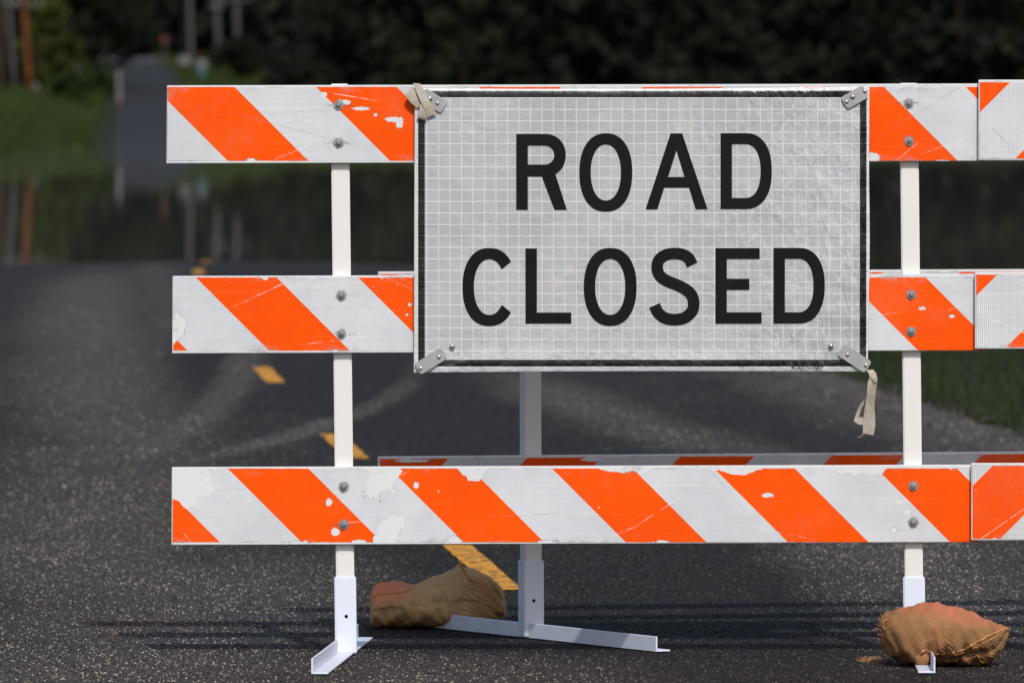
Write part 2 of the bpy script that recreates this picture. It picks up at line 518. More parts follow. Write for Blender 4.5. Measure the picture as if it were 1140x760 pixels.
plant('shrub', 335, 430, 2.6, 1.8, m_dark, 'low dark green bush right of the utility poles, above the top rail', 'shrub')

# grass
def blades(n, yf, xf, h0, h1, wd):
    y = yf(n); x = xf(y, n); z = terr_z(x, y)
    keep = z > WATER - .02
    x, y, z = x[keep], y[keep], z[keep]; n = len(x)
    h = h0 + (h1 - h0) * rng.random(n) ** 1.5; a = rng.random(n) * 6.283; l = h * (.2 + .6 * rng.random(n)); b = rng.random(n) * 6.283
    V = np.zeros((n, 3, 3))
    V[:, 0] = np.stack([x - wd * np.cos(a), y - wd * np.sin(a), z - .02], -1)
    V[:, 1] = np.stack([x + wd * np.cos(a), y + wd * np.sin(a), z - .02], -1)
    V[:, 2] = np.stack([x + l * np.cos(b), y + l * np.sin(b), z + h], -1)
    return V.reshape(-1, 3)
def tri(V): return np_mesh('blades', V, np.arange(len(V)).reshape(-1, 3))
m_gr = leaf_mat('verge_grass', (.013, .022, .007), (.028, .040, .012), (.034, .036, .014))
m_gr2 = leaf_mat('bank_grass', (.017, .028, .006), (.036, .052, .010), (.066, .082, .011), .3)
V = blades(60000, lambda n: 30 + 68 * rng.random(n) ** .9, lambda y, n: cline(y) + 3.05 + 6.0 * rng.random(n) ** 1.7, .03, .13, .007)
tag(link('grass', tri(V), m_gr), 'short dark green grass on the right verge beyond the gravel edge', 'grass', kind='stuff')
V = blades(24000, lambda n: 20 + 78 * rng.random(n), lambda y, n: cline(y) - 3.05 - 5.0 * rng.random(n) ** 1.6, .05, .22, .006)
tag(link('grass', tri(V), m_gr), 'short green grass along the left edge of the near road', 'grass', kind='stuff')
V = blades(90000, lambda n: 232 + 260 * rng.random(n), lambda y, n: cline(y) - 2.6 - 22 * rng.random(n) ** 1.3, .12, .5, .03)
tag(link('grass', tri(V), m_gr2), 'rough green grass on the far left bank rising from the flood', 'grass', kind='stuff')
V = blades(30000, lambda n: 330 + 380 * rng.random(n), lambda y, n: cline(y) + 2.4 + 14 * rng.random(n) ** 1.3, .12, .45, .03)
tag(link('grass', tri(V), m_gr2), 'dark rough grass right of the far road', 'grass', kind='stuff')

# ------------------------------------------------------------------ far things
m_polegrey = Mat('weathered_pole', .9, .1); n = m_polegrey.noise(5, 4, .6, sz=.1); m_polegrey.base(m_polegrey.scale((.075, .070, .068), n + .5))
m_polebr = Mat('orange_brown_pole', .9, .1); n = m_polebr.noise(5, 4, .6, sz=.1); m_polebr.base(m_polebr.scale((.12, .044, .016), n + .5))
m_poledk = Mat('dark_brown_pole', .9, .1); n = m_poledk.noise(5, 4, .6, sz=.1); m_poledk.base(m_poledk.scale((.06, .045, .03), n + .5))
m_ins = Mat('porcelain', .3, .5); m_ins.base((.35, .33, .30))
def pole(px_t, px_b, py_b, d, wpx, mat, label, arm=None, arm_px=30, armz=None, h=11):
    x = (px_b - 570) * d / F; z = CAM_H - (py_b - HORIZON) * d / F
    gz = float(terr_z(x, d))
    r = root('utility_pole', (x, d, gz), label, 'utility pole', 'utility poles beyond the flood')
    topz = h + z - gz
    k = (px_t - px_b) / (py_b) # lean per px
    rad = wpx * d / F / 2
    bm = bmesh.new()
    pts = [(k * (zz - (z - gz)), 0, zz) for zz in np.linspace(-.4, topz, 7)]
    add_tube(bm, pts, list(np.linspace(rad * 1.06, rad * .72, 7)), 12)
    bm_obj('shaft', bm, mat, r, True)
    az = (topz - .6) if armz is None else armz - gz
    ax = k * (az - (z - gz)); L = arm_px * d / F / 2
    bm = bmesh.new(); add_box(bm, (ax - L, -rad - .12, az - .07), (ax + L, -rad, az + .07), .01)
    arm_o = bm_obj('crossarm', bm, m_polegrey, r)
    for s in (-1, -.45, .45, 1):
        bm = bmesh.new(); add_tube(bm, [(ax + s * L * .93, -rad - .06, az + .07), (ax + s * L * .93, -rad - .06, az + .15), (ax + s * L * .93, -rad - .06, az + .26)], [.02, .05, .03], 8)
        bm_obj('insulator', bm, m_ins, arm_o)
    return r
pole(0, 1, 106, 475, 6, m_poledk, 'dark brown utility pole cut off by the left edge of the picture')
pole(9, 17, 105, 490, 6, m_polegrey, 'grey utility pole just left of the orange-brown pole', arm_px=36, armz=CAM_H + 105 * .049)
pole(27, 33, 103, 469, 7, m_polebr, 'orange-brown utility pole on the left bank, the brightest of the left poles', arm_px=40, armz=CAM_H + 104 * .0469)
pole(211, 213, 75, 640, 6, m_polegrey, 'leftmost of the three grey utility poles right of the far road')
pole(241, 244, 72, 650, 6, m_polegrey, 'middle one of the three grey utility poles right of the far road', arm_px=16, armz=CAM_H + 101 * .065)
pole(263, 265, 66, 660, 6, m_polegrey, 'rightmost of the three grey utility poles, with a crossarm near the top of the picture', arm_px=34, armz=CAM_H + 109 * .066)

m_white = Mat('far_white_paint', .6, .3); m_white.base((.13, .137, .142))
m_teal = Mat('teal_plastic', .5, .4); m_teal.base((.02, .085, .085))
m_red = Mat('red_sign_face', .5, .4); m_red.base((.12, .024, .022))
m_redw = Mat('faded_red_boards', .9, .1); nw = m_redw.noise(2, 3); m_redw.base(m_redw.scale((.06, .020, .016), nw + .5))
m_steel_far = Mat('dull_steel', .5, .4, .6); m_steel_far.base((.2, .2, .2))
m_orange_far = Mat('orange_band', .6, .3); m_orange_far.base((.20, .06, .02))
def at(px, py, d): return Vector(((px - 570) * d / F, d, CAM_H - (py - HORIZON) * d / F))
def post_thing(name, px, py_top, d, label, cat, build):
    x = (px - 570) * d / F; gz = float(terr_z(x, d))
    r = root(name, (x, d, gz), label, cat)
    build(r, CAM_H - (py_top - HORIZON) * d / F - gz, d / F)
    return r
def b_red(r, top, k):
    bm = bmesh.new(); add_tube(bm, [(0, 0, -.3), (0, 0, top + .05)], .035, 8); bm_obj('post', bm, m_steel_far, r)
    bm = bmesh.new(); q = [(.27 * math.cos(R(22.5 + 45 * i)), top - .3 + .27 * math.sin(R(22.5 + 45 * i))) for i in range(8)]
    add_prism(bm, q, -.06, -.045); bm_obj('sign_face', bm, m_red, r)
post_thing('road_sign', 183, 40, 640, 'small red eight-sided road sign on a post beside the far road', 'road sign', b_red)
def b_mail(r, top, k):
    bm = bmesh.new(); add_box(bm, (-.06, -.06, -.3), (.06, .06, top - .6)); bm_obj('post', bm, m_bark, r)
    bm = bmesh.new(); w = 6 * k
    q = [(-w, top - .6), (w, top - .6), (w, top - .2)] + [(w * math.cos(R(a)), top - .2 + .22 * math.sin(R(a))) for a in (25, 60, 90, 120, 155)] + [(-w, top - .2)]
    add_prism(bm, q, -.5, .4); bm_obj('box', bm, m_white, r)
post_thing('mailbox', 91, 72, 500, 'white mailbox on a post left of the far road crest', 'mailbox', b_mail)
def b_mark(r, top, k):
    bm = bmesh.new(); add_box(bm, (-2.2 * k, -.05, .16), (2.2 * k, .05, top), .02); bm_obj('post', bm, m_white, r)
    bm = bmesh.new(); add_box(bm, (-2.4 * k, -.06, -.2), (2.4 * k, .06, .16), .02); bm_obj('base_band', bm, m_orange_far, r)
post_thing('marker_post', 133, 78, 450, 'white roadside marker post with an orange foot at the left edge of the far road', 'marker post', b_mark)
def b_stub(r, top, k):
    bm = bmesh.new(); add_box(bm, (-2.2 * k, -.1, -.2), (2.2 * k, .1, top), .03); bm_obj('post', bm, m_white, r)
    bm = bmesh.new(); add_box(bm, (-2.6 * k, -.12, top + .002), (2.6 * k, .12, top + .05), .01); bm_obj('cap', bm, m_steel_far, r)
post_thing('marker_post', 40, 94, 466, 'short white post stub at the foot of the orange-brown pole', 'marker post', b_stub)
def b_bin(r, top, k):
    bm = bmesh.new(); w = 5 * k
    add_prism(bm, [(-w * .85, 0.02), (w * .85, .02), (w, top * .55), (-w, top * .55)], -.3, .3, .02); bm_obj('bin_body', bm, m_teal, r)
    bm = bmesh.new(); add_box(bm, (-w * 1.05, -.34, top * .55 + .003), (w * 1.05, .32, top), .04); bm_obj('bin_lid', bm, m_white, r)
post_thing('wheelie_bin', 225, 67, 560, 'teal bin with a white top among the grey utility poles', 'bin', b_bin)
post_thing('mailbox', 206, 62, 600, 'small white mailbox just left of the teal bin', 'mailbox', b_mail)
# low red fence
p0, p1 = at(214, 60, 700), at(305, 64, 700)
gz = float(terr_z(p0.x, 700))
r = root('red_fence', (p0.x, 700, gz), 'low faded red board fence beyond the grey utility poles', 'fence')
W = p1.x - p0.x
for i in range(7):
    bm = bmesh.new(); add_box(bm, (W * i / 6 - .06, -.06, -.3), (W * i / 6 + .06, .06, p0.z - gz + .1)); bm_obj('post', bm, m_redw, r)
for zz in (.45, .62, .82):
    bm = bmesh.new(); add_box(bm, (-.1, -.1, (p0.z - gz) * zz - .13), (W + .1, -.062, (p0.z - gz) * zz + .13)); bm_obj('rail', bm, m_redw, r)

# ------------------------------------------------------------------ barricade materials
def paint(name, c, rough=.5, dirt=.25):
    m = Mat(name, rough, .4)
    a = m.noise(7, 4, .65); b = m.noise(60, 3, .7, sz=.25)
    k = m.mix((a.step(.5, .8) * dirt), c, tuple(v * .62 for v in c))
    k = m.mix(b.step(.70, .78) * .5, k, (.22, .19, .16))
    m.base(k); m.bump(m.noise(180, 2), .15, .001)
    return m
m_paint = paint('white_rail_paint', (.80, .79, .77))
m_leg = paint('cream_white_leg_paint', (.69, .675, .655), .45, .15)
m_sleeve = paint('cool_white_sleeve_paint', (.655, .695, .79), .4, .12)
m_bolt = Mat('zinc_bolt', .38, .5, .9); nb = m_bolt.noise(90, 3); m_bolt.base(m_bolt.scale((.42, .43, .45), nb + .4))
m_nut = Mat('dark_bolt_head', .45, .5, .8); m_nut.base((.20, .21, .225))

def sheet_mat(name, slant, off, pitch, width, box, peels=(), chips=(), bolts=(), style='grid', seed=0., fade=1.0):
    """striped reflective sheeting on a rail: slant -1 falls to the right, +1 rises to the right"""
    x0, x1, z0, z1 = box
    m = Mat(name, .55, .10)
    X, Y, Z = m.xyz()
    nA = m.noise(30, 4, .65, off=seed); nB = m.noise(110, 3, .6, off=seed + 2); nC = m.noise(4.5, 4, .6, off=seed + 5)
    wx, wz = m.noise(130, 3, .7, off=seed + 13) - .5, m.noise(130, 3, .7, off=seed + 17) - .5
    Wx, Wz = m.noise(13, 3.5, .5, off=seed + 23) - .5, m.noise(13, 3.5, .5, off=seed + 29) - .5
    u = (X + (Z - z1)) if slant < 0 else (X - (Z - z1))
    st = ((u - off) + (nB - .5) * .0012).mod(pitch).lt(width)
    # fading and scuffing
    lines = (Z * (2 * math.pi / .0062) + nC * 2.0).sin()
    weave = (X * (2 * math.pi / .0085)).sin()
    scr = m.noise(14, 3, .6, sx=.12, sz=3.0, off=seed + 1); scr2 = m.noise(26, 3, .6, sx=1.6, sz=.25, off=seed + 8)
    wear = (scr.step(.60, .72) * .45 + scr2.step(.64, .76) * .25 + nC.step(.5, .75) * .20)
    grey = m.mix(nC.step(.35, .7), (.585, .60, .625), (.515, .53, .555))
    grey = m.mix(wear * .5, grey, (.68, .69, .70))
    orange = m.mix(nC.step(.3, .75), (.88, .086, .0002), (.80, .071, .0003))
    orange = m.mix(wear * .16, orange, (.92, .20, .06))
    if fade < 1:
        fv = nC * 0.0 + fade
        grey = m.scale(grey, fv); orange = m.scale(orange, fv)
    k = m.mix(st, grey, orange)
    lm = m.noise(5, 3, .6, sx=.3, off=seed + 31); brush = m.noise(9, 3, .7, sx=.05, sz=14.0, off=seed + 37)
    tex = lines * lm.step(.4, .75) * .03 + weave * .008 + (brush - .5) * .16
    if style == 'cell':
        hx = (X * (2 * math.pi / .0105) + Z * (2 * math.pi / .0064)).sin(); hz = (X * (2 * math.pi / .0105) - Z * (2 * math.pi / .0064)).sin()
        cell = (hx * hz).step(-.25, .3)
        tex = (cell - .5) * (st * -.22 + .36)
    k = m.scale(k, tex + (nA - .5) * .14 + 1.0)
    # where the sheeting is gone the painted board shows
    sp = nA.step(.62, .86)
    e = (Z - (z0 + .0035)).min((Z - (z1 - .0065)) * -1.0).min((X - (x0 + .003))).min((X - (x1 - .003)) * -1.0)
    d = e - sp * .016 + (nB - .5) * .003
    wob = (nA - .5) * .05 + (nB - .5) * .012
    for cx, cz, rx, rz in peels:
        q = (((X - cx + Wx * rx * 2.4) / rx).abs() + ((Z - cz + Wz * rz * 2.4) / rz).abs() + ((X - cx - (Z - cz) + wx * .02) / (rx * 1.2)).abs() * .5)
        d = d.min((q - 1.15) * (min(rx, rz) * .6))
    for cx, cz, rx, rz in chips:
        q = (((X - cx + wx * rx * 1.7) / rx).pow(2.0) + ((Z - cz + wz * rz * 1.7) / rz).pow(2.0)).sqrt()
        d = d.min((q - 1.0) * min(rx, rz))
    bare = m.mix(nC, (.66, .67, .68), (.60, .61, .62))
    bare = m.scale(bare, lines * .015 + (nB - .5) * .10 + 1.0)
    k = m.mix(d.lt(0.0), k, bare)
    # dirt line along torn sheeting and grime
    tear = (1.0 - d.abs().step(.0003, .0013)) * Wx.step(-.06, .06)
    k = m.mix(tear * .5, k, (.09, .08, .07))
    for bx, bz in bolts:
        s = (1.0 - ((Z - bz).abs().step(.002, .008))) * (1.0 - (X - bx).abs().step(.02, .055)) * scr.step(.48, .58)
        k = m.mix(s * wx.step(-.05, .1) * .55, k, (.06, .055, .05))
        ring = 1.0 - (((X - bx).pow(2.0) + (Z - bz).pow(2.0)).sqrt()).step(.013, .019)
        k = m.mix(ring * nB.step(.4, .6) * .55, k, (.16, .15, .14))
    # long scuffs and grime caught along the edges
    rs = random.Random(int(seed * 100))
    for _ in range(9):
        sx, sz = rs.uniform(x0, min(x1, 1.4)), rs.uniform(z0, z1); an = rs.choice((.22, -.35, .05, -.9, .6)) + rs.uniform(-.2, .2); L2 = rs.uniform(.04, .22)
        ux, uz = math.cos(an), math.sin(an)
        al = ((X - sx) * ux + (Z - sz) * uz).abs(); ac = ((X - sx) * uz - (Z - sz) * ux + wx * .003).abs()
        q = (1.0 - ac.step(.0004, .0020)) * (1.0 - al.step(L2 * .6, L2)) * nA.step(.38, .6)
        k = m.mix(q * rs.uniform(.25, .6), k, (.78, .76, .73) if rs.random() < .7 else (.20, .18, .16))
    eg = (1.0 - e.step(.0, .022)) * m.noise(17, 5, .75, sx=.6, off=seed + 41).step(.52, .68)
    k = m.mix(eg * .55, k, (.30, .28, .26))
    k = m.mix(m.noise(3.2, 5, .7, off=seed + 43).step(.52, .72) * .09, k, (.36, .30, .25))
    specks = nB.step(.735, .765)
    k = m.mix(specks * nC.step(.45, .6) * .8, k, (.10, .08, .06))
    k = m.mix(m.noise(85, 3, .6, off=seed + 11).step(.725, .75) * .9, k, (.80, .78, .74))
    m.base(k)
    m.bump(lines * lm * .25 + tex * 1.5 + d.step(-.0005, .0008) * 1.5 + nC * 3.0, .35, .0012)
    return m

def rail(parent, quad, y0, y1, mat, holes=(), name='rail'):
    bm = bmesh.new(); add_prism(bm, quad, y0, y1, .0022); bm.normal_update()
    for f in bm.faces: f.material_index = 0 if f.normal.y < -.9 else 1
    o = bm_obj(name, bm, [mat, m_paint], parent)
    for bx, bz in holes:
        bm = bmesh.new()
        add_lathe_y(bm, bx, y0 - .0005, bz, [(.0125, 0), (.0125, .0015), (.0118, .0022), (.0075, .0022)], 22)
        b = bm_obj('bolt', bm, [m_bolt, m_nut], o)
        me = b.data
        bm = bmesh.new(); bm.from_mesh(me)
        q = [(bx + .0076 * math.cos(R(60 * i + bx * 999 % 60)), bz + .0076 * math.sin(R(60 * i + bx * 999 % 60))) for i in range(6)]
        n0 = len(bm.faces); add_prism(bm, q, y0 - .0095, y0 - .0025, .0012)
        bm.faces.ensure_lookup_table()
        for f in list(bm.faces)[n0:]: f.material_index = 1
        add_lathe_y(bm, bx, y0 - .0094, bz, [(.0042, 0), (.0040, .004), (.0030, .0050)], 12)
        bm.to_mesh(me); bm.free()
    return o

def upright(parent, xb, zb, xt, zt, y0, w=.048, rot=0.0, sleeve_top=.21, sw=.057, foot=None):
    """square tube leg from bottom to top with a slight lean, its sleeve and angle iron foot"""
    def tube(b, t, w, name, mat, pr, hole=None):
        bm = bmesh.new(); h = w / 2; ca, sa = math.cos(rot), math.sin(rot)
        vs = []
        for (x, z) in (b, t):
            for sx, sy in ((-1, -1), (1, -1), (1, 1), (-1, 1)):
                vs.append(bm.verts.new((x + h * (sx * ca - sy * sa), y0 + .024 + h * (sx * sa + sy * ca), z)))
        fs = [bm.faces.new(vs[0:4][::-1]), bm.faces.new(vs[4:8])]
        for i in range(4):
            j = (i + 1) % 4; fs.append(bm.faces.new((vs[i], vs[j], vs[4 + j], vs[4 + i])))
        bmesh.ops.bevel(bm, geom=list({e for f in fs for e in f.edges}), offset=.003, segments=2, affect='EDGES')
        if hole:
            n0 = len(bm.faces)
            hx, hz = hole; yy = y0 + .024 - h
            c = Vector((hx, yy - .0006, hz))
            ring = [bm.verts.new(c + Vector((.0048 * math.cos(q) * ca, .0048 * math.cos(q) * sa, .0048 * math.sin(q)))) for q in [6.283 * k / 14 for k in range(14)]]
            f = bm.faces.new(ring); f.normal_update()
            if f.normal.y > 0: f.normal_flip()
            f.material_index = 1
        return bm_obj(name, bm, [mat, m_hole], pr)
    k = (xt - xb) / (zt - zb)
    tube((xb + k * .06, zb + .06), (xt, zt), w, 'upright', m_leg, parent)
    if foot is None: return
    (fx0, fy0), (fx1, fy1), side = foot          # plate line on the ground, which side the flange lies
    fo = angle_iron(parent, fx0, fy0, fx1, fy1, side)
    tube((xb, zb + .006), (xb + k * sleeve_top, zb + sleeve_top), sw, 'sleeve', m_sleeve, fo, hole=(xb + k * .1 + .002, .105))

m_hole = Mat('dark_hole', .9, .1); m_hole.base((.006, .006, .006))
def angle_iron(parent, x0, y0, x1, y1, side, leg=.044, t=.005):
    bm = bmesh.new()
    d = Vector((x1 - x0, y1 - y0, 0)).normalized(); n = Vector((d.y, -d.x, 0)) * side
    p0 = Vector((x0, y0, 0)); p1 = Vector((x1, y1, 0))
    def slab(a, b, h0, h1):
        vs = []
        for p in (p0, p1):
            for q, z in ((a, h0), (b, h0), (b, h1), (a, h1)):
                vs.append(bm.verts.new(p + n * q + Vector((0, 0, z))))
        fs = [bm.faces.new(vs[0:4]), bm.faces.new(vs[4:8][::-1])]
        for i in range(4):
            j = (i + 1) % 4; fs.append(bm.faces.new((vs[j], vs[i], vs[4 + i], vs[4 + j])))
        bmesh.ops.bevel(bm, geom=list({e for f in fs for e in f.edges}), offset=.0012, segments=1, affect='EDGES')
    slab(0, t, .003, leg)
    slab(t + .0002, leg, .003, .003 + t)
    bmesh.ops.recalc_face_normals(bm, faces=bm.faces)
    return bm_obj('foot', bm, m_sleeve, parent)

PITCH = 180.7 / SC; WIDTH = 90.0 / SC
# ---- the front barricade
fb = root('barricade', (0, D0, 0), 'white barricade with orange stripes falling to the right, carrying the sign', 'barricade', 'striped road barricades')
fr = [  # px corners: left-top, right-top, right-bottom, left-bottom ; stripe offset px ; bolts
    ((186, 95.3), (1098, 93.2), (1097, 179.3), (185.3, 182.0), 352.0, 97.0,
     [(377, 117), (377, 159), (1011.5, 115), (1012, 157)]),
    ((192, 307.3), (1096, 304.7), (1095, 390.1), (191.5, 393.2), 218.2, 309.0,
     [(380, 329), (380, 371.5), (1014.5, 328), (1014.5, 369)]),
    ((191, 520.0), (1092, 517.3), (1091, 603.5), (190.5, 606.6), 253.8, 522.0,
     [(382.5, 542), (382.5, 584), (1017, 541), (1017, 581.5)])]
def L(px, py): return (WX(px), WZ(py))
pe = [  # torn off sheeting (px,py,rx,ry) and small chips
    ([], [(438, 133, 9, 3), (445, 137, 4, 6), (402, 121, 10, 2), (361, 105, 3, 3), (383, 114, 8, 3), (280, 179, 6, 3), (418, 128, 2, 2), (972, 176, 8, 6), (1050, 180, 9, 2)]),
    ([(196, 366, 16, 17)], [(456, 339, 2, 2), (453, 350, 2.5, 1.5), (295, 309, 4, 3), (372, 391, 5, 2), (1027, 343, 4, 2), (1060, 352, 3, 2)]),
    ([(202, 541, 34, 34), (198, 527, 30, 26), (426, 530, 34, 30), (434, 588, 20, 26), (530, 524, 22, 16), (700, 520, 60, 6), (815, 521, 60, 6), (955, 522, 36, 9), (505, 604, 12, 10)],
     [(366, 559, 4, 4), (373, 592, 5, 4), (463, 540, 3, 4), (855, 551, 6, 2.5), (1001, 557, 2.5, 2.5), (1010, 570, 5, 3), (996, 590, 4, 4), (400, 604, 10, 3), (330, 604, 8, 2), (610, 604, 12, 3), (737, 604, 8, 3)])]
for i, (a, b, c_, d_, off, offy, bolts) in enumerate(fr):
    quad = [L(*d_), L(*c_), L(*b), L(*a)]
    box = (min(q[0] for q in quad), max(q[0] for q in quad), (quad[0][1] + quad[1][1]) / 2, (quad[2][1] + quad[3][1]) / 2)
    o_ = WX(off) + (box[3] - WZ(offy)) * -1.0          # u is measured from the top edge
    bl = [L(*q) for q in bolts]
    P = [(WX(x), WZ(y), rx / SC, ry / SC) for x, y, rx, ry in pe[i][0]]
    C_ = [(WX(x), WZ(y), rx / SC, ry / SC) for x, y, rx, ry in pe[i][1]]
    m = sheet_mat('front_rail_sheeting', -1, WX(off) + WZ(offy) - box[3], PITCH, WIDTH, box, P, C_, bl, seed=3.1 * i + 1)
    rail(fb, quad, 0.0, .019, m, bl)
# legs: left and right
upright(fb, WX(384.8), 0.0, WX(377.8), WZ(93.4), .0205, foot=((-.515, 22.99 - D0), (-.424, 24.50 - D0), 1))
upright(fb, WX(1019.4), 0.0, WX(1012.0), WZ(92.6), .0205, foot=((1.087, 23.03 - D0), (1.112, 24.50 - D0), -1))

# ---- the barricade on the right, overlapping the end of the front one
D1 = D0 - .024
rb = root('barricade', (2.3, D1, 0), 'barricade with orange stripes rising to the right, cut off by the right edge', 'barricade', 'striped road barricades')
def L1(px, py): return ((px - 570) * D1 / F - 2.3, CAM_H - (py - HORIZON) * D1 / F)
for i, (xl, yt, yb, ve, vy) in enumerate([(1089.3, 89.0, 178.2, 1124.0, 92.0), (1085.6, 303.0, 388.0, 1109.0, 307.0), (1081.8, 515.5, 601.2, 1105.0 - 90.5, 518.5)]):
    xr, zt = L1(1990, yt); x0, zb = L1(xl, yb)
    quad = [(x0, zb), (xr, zb), (xr, zt), (x0, zt)]
    x_edge, z_ref = L1(ve, vy)
    off = x_edge - (z_ref - zt) - WIDTH
    bl = [L1(1180, yt + 22), L1(1180, yt + 64), L1(1800, yt + 22), L1(1800, yt + 64)]
    m = sheet_mat('right_rail_sheeting', 1, off, PITCH, WIDTH, (x0, xr, zb, zt), (), (), bl, style='cell', seed=20 + i)
    rail(rb, quad, 0.0, .019, m, bl)
for px in (1180, 1800):
    x = L1(px, 0)[0]
    upright(rb, x, 0, x, L1(px, 92)[1], .0205, foot=((x - .03, -.75), (x - .03, .75), 1))

# ---- the rear barricade, turned away
YAW = R(11.0); XR, YR = .054, 24.52
kb = root('barricade', (XR, YR, 0), 'duller striped barricade standing behind the others in the shade of the sign', 'barricade', 'striped road barricades', rz=YAW)
def rx_(px):
    a = (px - 570) / F; t = math.tan(YAW)
    Xw = a * (YR - XR * t) / (1 - a * t)
    return (Xw - XR) / math.cos(YAW)
for i, zt in enumerate((1.509, 1.006, .503)):
    x0, x1 = rx_(421.5), rx_(421.5) + 2.40
    edge = rx_((589.8, 1072.0, 589.8)[i])
    off = edge
    bl = [(0.0, zt - .05), (0.0, zt - .15), (1.75, zt - .05), (1.75, zt - .15)]
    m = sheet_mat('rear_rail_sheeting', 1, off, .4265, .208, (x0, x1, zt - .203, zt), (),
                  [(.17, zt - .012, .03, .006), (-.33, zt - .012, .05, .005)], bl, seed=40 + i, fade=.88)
    rail(kb, [(x0, zt - .203), (x1, zt - .203), (x1, zt), (x0, zt)], 0, .019, m, bl)
Mi = Matrix.Rotation(-YAW, 3, 'Z')
def to_rear(x, y): v = Mi @ Vector((x - XR, y - YR, 0)); return (v.x, v.y)
upright(kb, .008, 0, .004, 1.50, .026, rot=R(8), foot=(to_rear(-.30, 25.17), to_rear(.384, 23.92), -1), sleeve_top=.215)
upright(kb, 1.75, 0, 1.75, 1.50, .026, rot=R(8), foot=((1.72, .62), (1.72, -.72), 1), sleeve_top=.215)

# ------------------------------------------------------------------ the sign
YS = -.014                                # sign face in front of the rails (root at rail plane)
sg = root('road_closed_sign', (WX(715), D0 - .003, .74), 'white roll-up sign reading ROAD CLOSED in black, tied across the front barricade', 'sign')
XS0 = WX(715)
def SXZ(px, py): return (WX(px) - XS0, WZ(py) - .74)
# face sheet: a slightly rippled cloth, corner outline from the photo
TL, TR, BR, BL = (461.8, 98.6), (967.5, 96.6), (966.0, 413.2), (460.8, 414.2)
nu, nv = 150, 96
V = []
for j in range(nv + 1):
    for i in range(nu + 1):
        s, t = i / nu, j / nv
        x = (TL[0] * (1 - s) + TR[0] * s) * (1 - t) + (BL[0] * (1 - s) + BR[0] * s) * t
        y = (TL[1] * (1 - s) + TR[1] * s) * (1 - t) + (BL[1] * (1 - s) + BR[1] * s) * t
        y += (-math.sin(math.pi * s) * 1.0 if t < .01 else 0) * 0 + 1.6 * math.sin(math.pi * s) * (1 - t) ** 8 - 1.0 * math.sin(math.pi * s) * t ** 8
        if s > .5: x += 1.3 * math.sin(math.pi * min(1, max(0, (t - .22) / .7))) ** 2 * (s - .5) * 2
        px, pz = SXZ(x, y)
        edge = min(s, 1 - s, (1 - t), t)
        rip = math.sin(pz * 62 + px * 25) * .0011 * max(0, (s - .72) / .28) + math.sin(px * 75 - pz * 30) * .0013 * max(0, (t - .84) / .16)
        rip += .0007 * math.sin(px * 5.3) * math.sin(pz * 7.1 + 1)
        yy = YS - .002 + rip + .004 * max(0, 1 - edge / .02) ** 2
        V.append((px, yy, pz))
ii = np.arange((nu + 1) * (nv + 1)).reshape(nv + 1, nu + 1)
fa = np.stack([ii[:-1, :-1], ii[1:, :-1], ii[1:, 1:], ii[:-1, 1:]], -1).reshape(-1, 4)
m_sign = Mat('reinforced_reflective_vinyl', .33, .5)
X, Y, Z = m_sign.xyz()
gx0, gz0 = SXZ(475.4, 109.5)
gp = 12.78 / SC
nA = m_sign.noise(9, 4, .6); nB = m_sign.noise(70, 3, .7); nC = m_sign.noise(3, 4, .6)
lx = ((X - gx0 + (nA - .5) * .0015).mod(gp) - gp / 2).abs().step(gp / 2 - .0020, gp / 2 - .0010)
lz = ((Z - gz0 + (nA - .5) * .0015).mod(gp) - gp / 2).abs().step(gp / 2 - .0020, gp / 2 - .0010)
threads = (X * (2 * math.pi / .0052)).sin() * .5 + (Z * (2 * math.pi / .0052)).sin() * .5
c = m_sign.mix(nC.step(.35, .68), (.425, .437, .458), (.36, .372, .39))
c = m_sign.scale(c, threads * .05 + (nB - .5) * .22 + 1.0)
lnk = lx.max(lz)
c = m_sign.mix(lnk * .70, c, (.64, .65, .67))
# paler creased band along the bottom, highlight flecks painted in towards the right
x_r, z_b = SXZ(957, 400)
soft = (1.0 - (Z - z_b).step(.0, .045)) * nA.step(.3, .6)
c = m_sign.mix(soft * .5, c, (.58, .58, .585))
glint = m_sign.noise(30, 3, .6, sx=1.6, sz=.6, dist=.6, off=4.).step(.60, .69) * (X.step(.0, .45) * .9 + .1)
c = m_sign.mix(glint * .55, c, (.60, .605, .61))
# tan repair patches
for px, py, rx, ry in [(762, 138, 12, 7), (760, 239, 6, 4), (713, 176, 4, 6), (617, 314, 6, 4), (793, 246, 7, 10), (635, 300, 4, 5), (735, 242, 6, 3)]:
    x, z = SXZ(px, py)
    q = ((X - x).abs() / (rx / SC)).max((Z - z).abs() / (ry / SC))
    c = m_sign.mix((1.0 - q.step(.85, 1.1)) * nA.step(.35, .6) * .30, c, (.60, .54, .48))
for (xa, ya, xb, yb) in [(497, 127, 545, 160)]:
    (a0, b0), (a1, b1) = SXZ(xa, ya), SXZ(xb, yb)
    l = math.hypot(a1 - a0, b1 - b0); ux, uz = (a1 - a0) / l, (b1 - b0) / l
    al = (X - a0) * ux + (Z - b0) * uz; ac = ((X - a0) * uz - (Z - b0) * ux).abs()
    q = (1.0 - ac.step(.004, .016)) * al.step(-.005, .012) * (1.0 - al.step(l * .4, l * 1.1))
    c = m_sign.mix(q * nA.step(.3, .6) * .4, c, (.62, .63, .64))
